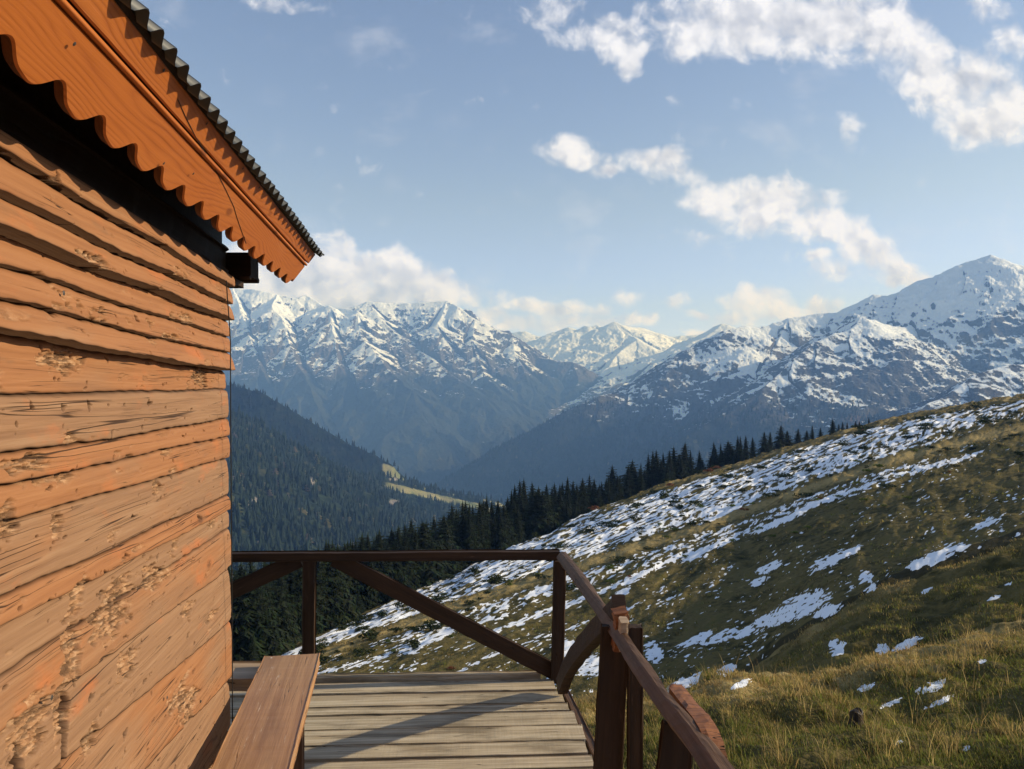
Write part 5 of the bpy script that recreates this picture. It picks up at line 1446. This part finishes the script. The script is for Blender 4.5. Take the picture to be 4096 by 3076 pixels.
# a hut on the pasture terrace
hx = 842; j = int((hx - 250) / (1180 - 250) * (nc - 1)); col_y = HZ - (H[:, j] - CAMZ) / dA * FPX
k = int(np.argmin(np.abs(col_y - 1016) + 1e3 * (dA < 1900)))
hp = Vector((X[k, j], Y[k, j], H[k, j]))
hut = empty('mountain_house', Matrix.Translation(hp) @ Matrix.Rotation(.5, 4, 'Z'))
tag(hut, 'tiny pale house on the green pasture terrace across the valley', 'house')
V, F = plain_box(-5, 5, -4, 4, -2, 6); link('wall', np_mesh('wall', V, [np.array(F)], smooth=False), mat_plain('whitewash', (.75, .72, .68), .8, .1), hut, WORLD[hut.name])
V = [(-6, -5, 6.01), (6, -5, 6.01), (6, 5, 6.01), (-6, 5, 6.01), (-6, 0, 10), (6, 0, 10)]
me = bpy.data.meshes.new('roof'); me.from_pydata(V, [], [(0, 1, 5, 4), (2, 3, 4, 5), (0, 4, 3), (1, 2, 5), (3, 2, 1, 0)]); link('roof', me, mat_plain('roof_sheet', (.3, .2, .17), .6, .2), hut, WORLD[hut.name])

# ==========================================================================
# AIR
# ==========================================================================
HAZE_DENS = 1.40e-4
V, F = plain_box(-9000, 9000, -2600, 12300, -961, 1420)
hz = np_mesh('haze', V, [np.array(F)], smooth=False)
hm = bpy.data.materials.new('haze_air'); hm.use_nodes = True
try: hm.cycles.volume_sampling = 'DISTANCE'
except Exception: pass
nt = hm.node_tree; nt.nodes.clear()
o = nt.nodes.new('ShaderNodeOutputMaterial'); pv = nt.nodes.new('ShaderNodeVolumePrincipled')
pv.inputs['Color'].default_value = (.205, .43, 1.0, 1); pv.inputs['Absorption Color'].default_value = (1, 1, 1, 1)
pv.inputs['Density'].default_value = HAZE_DENS; pv.inputs['Anisotropy'].default_value = 0.0
nt.links.new(pv.outputs[0], o.inputs['Volume'])
tag(link('haze', hz, hm), 'pale blue haze filling the valley', 'haze', kind='stuff')

# ==========================================================================
# SKY, SUN, CAMERA
# ==========================================================================
w = bpy.data.worlds.new('World'); scene.world = w; w.use_nodes = True
class WN(NT):
    def __init__(s, tree): s.t = tree; tree.nodes.clear()
W_ = WN(w.node_tree)
wo = W_.n('ShaderNodeOutputWorld')
sky = W_.n('ShaderNodeTexSky', sky_type='NISHITA'); sky.sun_disc = False
sky.sun_elevation = SUN_EL; sky.sun_rotation = SUN_AZ; sky.altitude = 2000; sky.air_density = 1.0; sky.dust_density = .5; sky.ozone_density = 1.6
SKY_STRENGTH = .15
dirv0 = W_.n('ShaderNodeTexCoord').outputs['Generated']
low0 = W_.step(.26, .04, sep(W_, dirv0)[2])
bg1 = W_.n('ShaderNodeBackground'); W_.set(bg1.inputs[0], W_.mix(1.0, sky.outputs[0], W_.mix(low0, (1.41, 1.155, 1.06), (1.00, 1.03, 2.0)), 'MULTIPLY')); bg1.inputs[1].default_value = SKY_STRENGTH
dirv = W_.n('ShaderNodeTexCoord').outputs['Generated']
sx, sy, sz = sep(W_, dirv)
ysafe = W_.math('MAXIMUM', sy, .05)
# direction -> plane ahead: units of 100 photo points
pu = W_.math('MULTIPLY', W_.math('DIVIDE', sx, ysafe), 16.0); pv_ = W_.math('MULTIPLY', W_.math('DIVIDE', sz, ysafe), 16.0)
pp = comb(W_, pu, pv_, 0)
wn = W_.noise(pp, .9, 3, .55, fac=False, dim='2D')
pw = W_.vm('ADD', pp, W_.vm('SCALE', W_.vm('SUBTRACT', wn, (.5, .5, .5)), .55))
BLOBS = [(1560, 62, 120, 55, 1), (1700, 55, 150, 62, 1), (1830, 50, 140, 70, 1), (1930, 75, 90, 60, 1), (2010, 145, 85, 62, 1), (2085, 190, 95, 75, 1), (2110, 262, 75, 52, 1), (2180, 240, 60, 60, .9), (1640, 20, 200, 40, .9), (1470, 70, 60, 50, .6),
         (1290, 78, 70, 34, .8), (1340, 90, 52, 40, .8), (1352, 130, 24, 36, .6), (1190, 15, 44, 30, .35), (1215, 318, 55, 26, .75), (1265, 345, 45, 17, .65), (1315, 368, 40, 13, .65), (1430, 345, 72, 28, .8), (1470, 378, 48, 24, .8),
         (1545, 430, 65, 34, .95), (1610, 425, 70, 36, .9), (1630, 465, 95, 40, 1), (1690, 445, 75, 50, 1), (1760, 480, 70, 38, 1), (1815, 490, 45, 34, .95), (1850, 520, 46, 40, 1), (1890, 555, 50, 40, 1), (1935, 585, 48, 26, .9), (1985, 595, 40, 16, .6),
         (1838, 285, 20, 32, .5), (1500, 518, 42, 12, .35), (1770, 428, 50, 14, .3), (1760, 550, 28, 10, .5), (1786, 580, 34, 20, .5), (1470, 650, 22, 14, .3), (1515, 676, 26, 9, .7), (1640, 655, 62, 34, .85), (1700, 672, 50, 24, .75), (1600, 690, 60, 20, .7), (1772, 660, 38, 26, .85), (1500, 718, 30, 12, .8), (1545, 715, 22, 12, .6),
         (1155, 660, 55, 18, .85), (1215, 672, 70, 24, .9), (1300, 676, 34, 20, .8), (1260, 700, 110, 18, .8), (1380, 692, 36, 16, .75), (1150, 700, 70, 18, .7), (1350, 640, 24, 16, .25), (590, 12, 60, 16, .45), (2130, 20, 40, 26, .35), (2200, 95, 32, 28, .35),
         (520, 600, 120, 62, 1.1), (620, 615, 110, 62, 1.1), (700, 575, 58, 42, 1), (740, 550, 46, 36, 1), (770, 590, 70, 46, 1.1), (850, 572, 34, 40, 1), (860, 610, 80, 46, 1.1), (925, 618, 60, 38, 1.1), (975, 628, 46, 32, 1), (1010, 650, 30, 20, .8), (760, 640, 260, 34, 1.1), (1050, 685, 36, 20, .8), (1085, 704, 28, 12, .7), (650, 545, 50, 34, .9)]
def field(vec):
    acc = None
    for (cx, cy, rx, r_, st) in BLOBS:
        q = W_.vm('MULTIPLY', W_.vm('SUBTRACT', vec, ((cx - CX) / 100, (HZ - cy) / 100, 0)), (100 / (rx * 1.17), 100 / (r_ * 1.17), 0))
        l2 = W_.vm('DOT_PRODUCT', q, q)
        f = W_.math('MULTIPLY_ADD', l2, -st, st)
        acc = f if acc is None else W_.math('SMOOTH_MAX', acc, f, .45)
    return W_.math('MAXIMUM', acc, -.6)
B = field(pw)
PFM = .25
def puffs(vec):
    o = W_.n('ShaderNodeTexVoronoi', feature='SMOOTH_F1', voronoi_dimensions='2D'); o.inputs['Smoothness'].default_value = .55
    W_.set(o.inputs['Vector'], vec); o.inputs['Scale'].default_value = 1.25; o.inputs['Detail'].default_value = 3; o.inputs['Roughness'].default_value = .42; o.inputs['Lacunarity'].default_value = 2.2
    return W_.math('SUBTRACT', 1, o.outputs['Distance'])
wn2 = W_.noise(pp, 2.2, 4, .6, fac=False, dim='2D')
pv2 = W_.vm('ADD', pp, W_.vm('SCALE', W_.vm('SUBTRACT', wn2, (.5, .5, .5)), .38))
pf = puffs(pv2); pf2 = puffs(W_.vm('ADD', pv2, (.15, .20, 0)))
na = W_.noise(pp, 1.5, 7, .66, .35, dim='2D')
nc_ = W_.noise(W_.vm('ADD', pp, (7, .5, 3)), .55, 3, .5, dim='2D')
raw = W_.math('ADD', W_.math('MULTIPLY', B, 1.1), W_.math('MULTIPLY', W_.math('SUBTRACT', na, .46), 2.0))
raw = W_.math('ADD', raw, W_.math('MULTIPLY', W_.math('SUBTRACT', pf, PFM), .8))
dens = W_.step(-.24, 1.12, raw)
wisp = W_.math('MULTIPLY', W_.step(.48, .78, W_.noise(W_.mapv(pp, (.5, .9, 1), rot=(0, 0, R(24))), 1.0, 5, .62, dim='2D')), W_.step(.45, .65, nc_))
dens = W_.math('MAXIMUM', dens, W_.math('MULTIPLY', wisp, .22))
dens = W_.math('MULTIPLY', dens, W_.step(.06, .2, sy))
lit = W_.math('MULTIPLY_ADD', W_.math('SUBTRACT', pf, pf2), 1.1, .80)
lit = W_.math('ADD', lit, W_.math('MULTIPLY', W_.math('SUBTRACT', na, .5), .55))
thick = W_.step(.5, 1.7, raw)
lit = W_.math('SUBTRACT', lit, W_.math('MULTIPLY', W_.math('MULTIPLY', thick, W_.step(.40, .60, nc_)), .50), clamp=True)
low_ = W_.step(.30, .08, sz)
cc = W_.mix(lit, (.45, .49, .58), (.95, .975, 1.05))
cc = W_.mix(1.0, cc, W_.mix(low_, (1, 1, 1.06), (1.02, 1.10, 1.55)), 'MULTIPLY')
bg2 = W_.n('ShaderNodeBackground'); W_.set(bg2.inputs[0], cc); bg2.inputs[1].default_value = .95
mx = W_.n('ShaderNodeMixShader'); W_.set(mx.inputs[0], W_.math('MULTIPLY', dens, .97)); W_.t.links.new(bg1.outputs[0], mx.inputs[1]); W_.t.links.new(bg2.outputs[0], mx.inputs[2])
W_.t.links.new(mx.outputs[0], wo.inputs['Surface'])

sl_ = bpy.data.lights.new('sun', 'SUN'); sl_.energy = 5.0; sl_.angle = R(.53); sl_.color = (1.0, .965, .925)
so = bpy.data.objects.new('sun', sl_); COL.objects.link(so)
so.rotation_euler = (-SUN).to_track_quat('-Z', 'Y').to_euler(); so.location = (30, 20, 40)

cam = bpy.data.cameras.new('camera'); co = bpy.data.objects.new('camera', cam); COL.objects.link(co)
cam.sensor_width = 36; cam.sensor_fit = 'HORIZONTAL'; cam.lens = 36 * FPX / 2212
cam.shift_y = (HZ - 830.5) / 2212
co.location = (0, 0, CAMZ); co.rotation_euler = (R(90), 0, 0)
cam.clip_start = .05; cam.clip_end = 90000
scene.camera = co
scene.render.engine = 'CYCLES'
scene.view_settings.view_transform = 'Standard'; scene.view_settings.look = 'None'
scene.view_settings.exposure = 0.15; scene.view_settings.gamma = 1
cy = scene.cycles
cy.use_denoising = True
try: cy.denoiser = 'OPENIMAGEDENOISE'
except Exception: pass
cy.max_bounces = 4; cy.diffuse_bounces = 2; cy.glossy_bounces = 2; cy.transmission_bounces = 3; cy.volume_bounces = 0; cy.transparent_max_bounces = 4
cy.sample_clamp_indirect = 4.0; cy.caustics_reflective = False; cy.caustics_refractive = False
cy.use_adaptive_sampling = True; cy.adaptive_threshold = .01
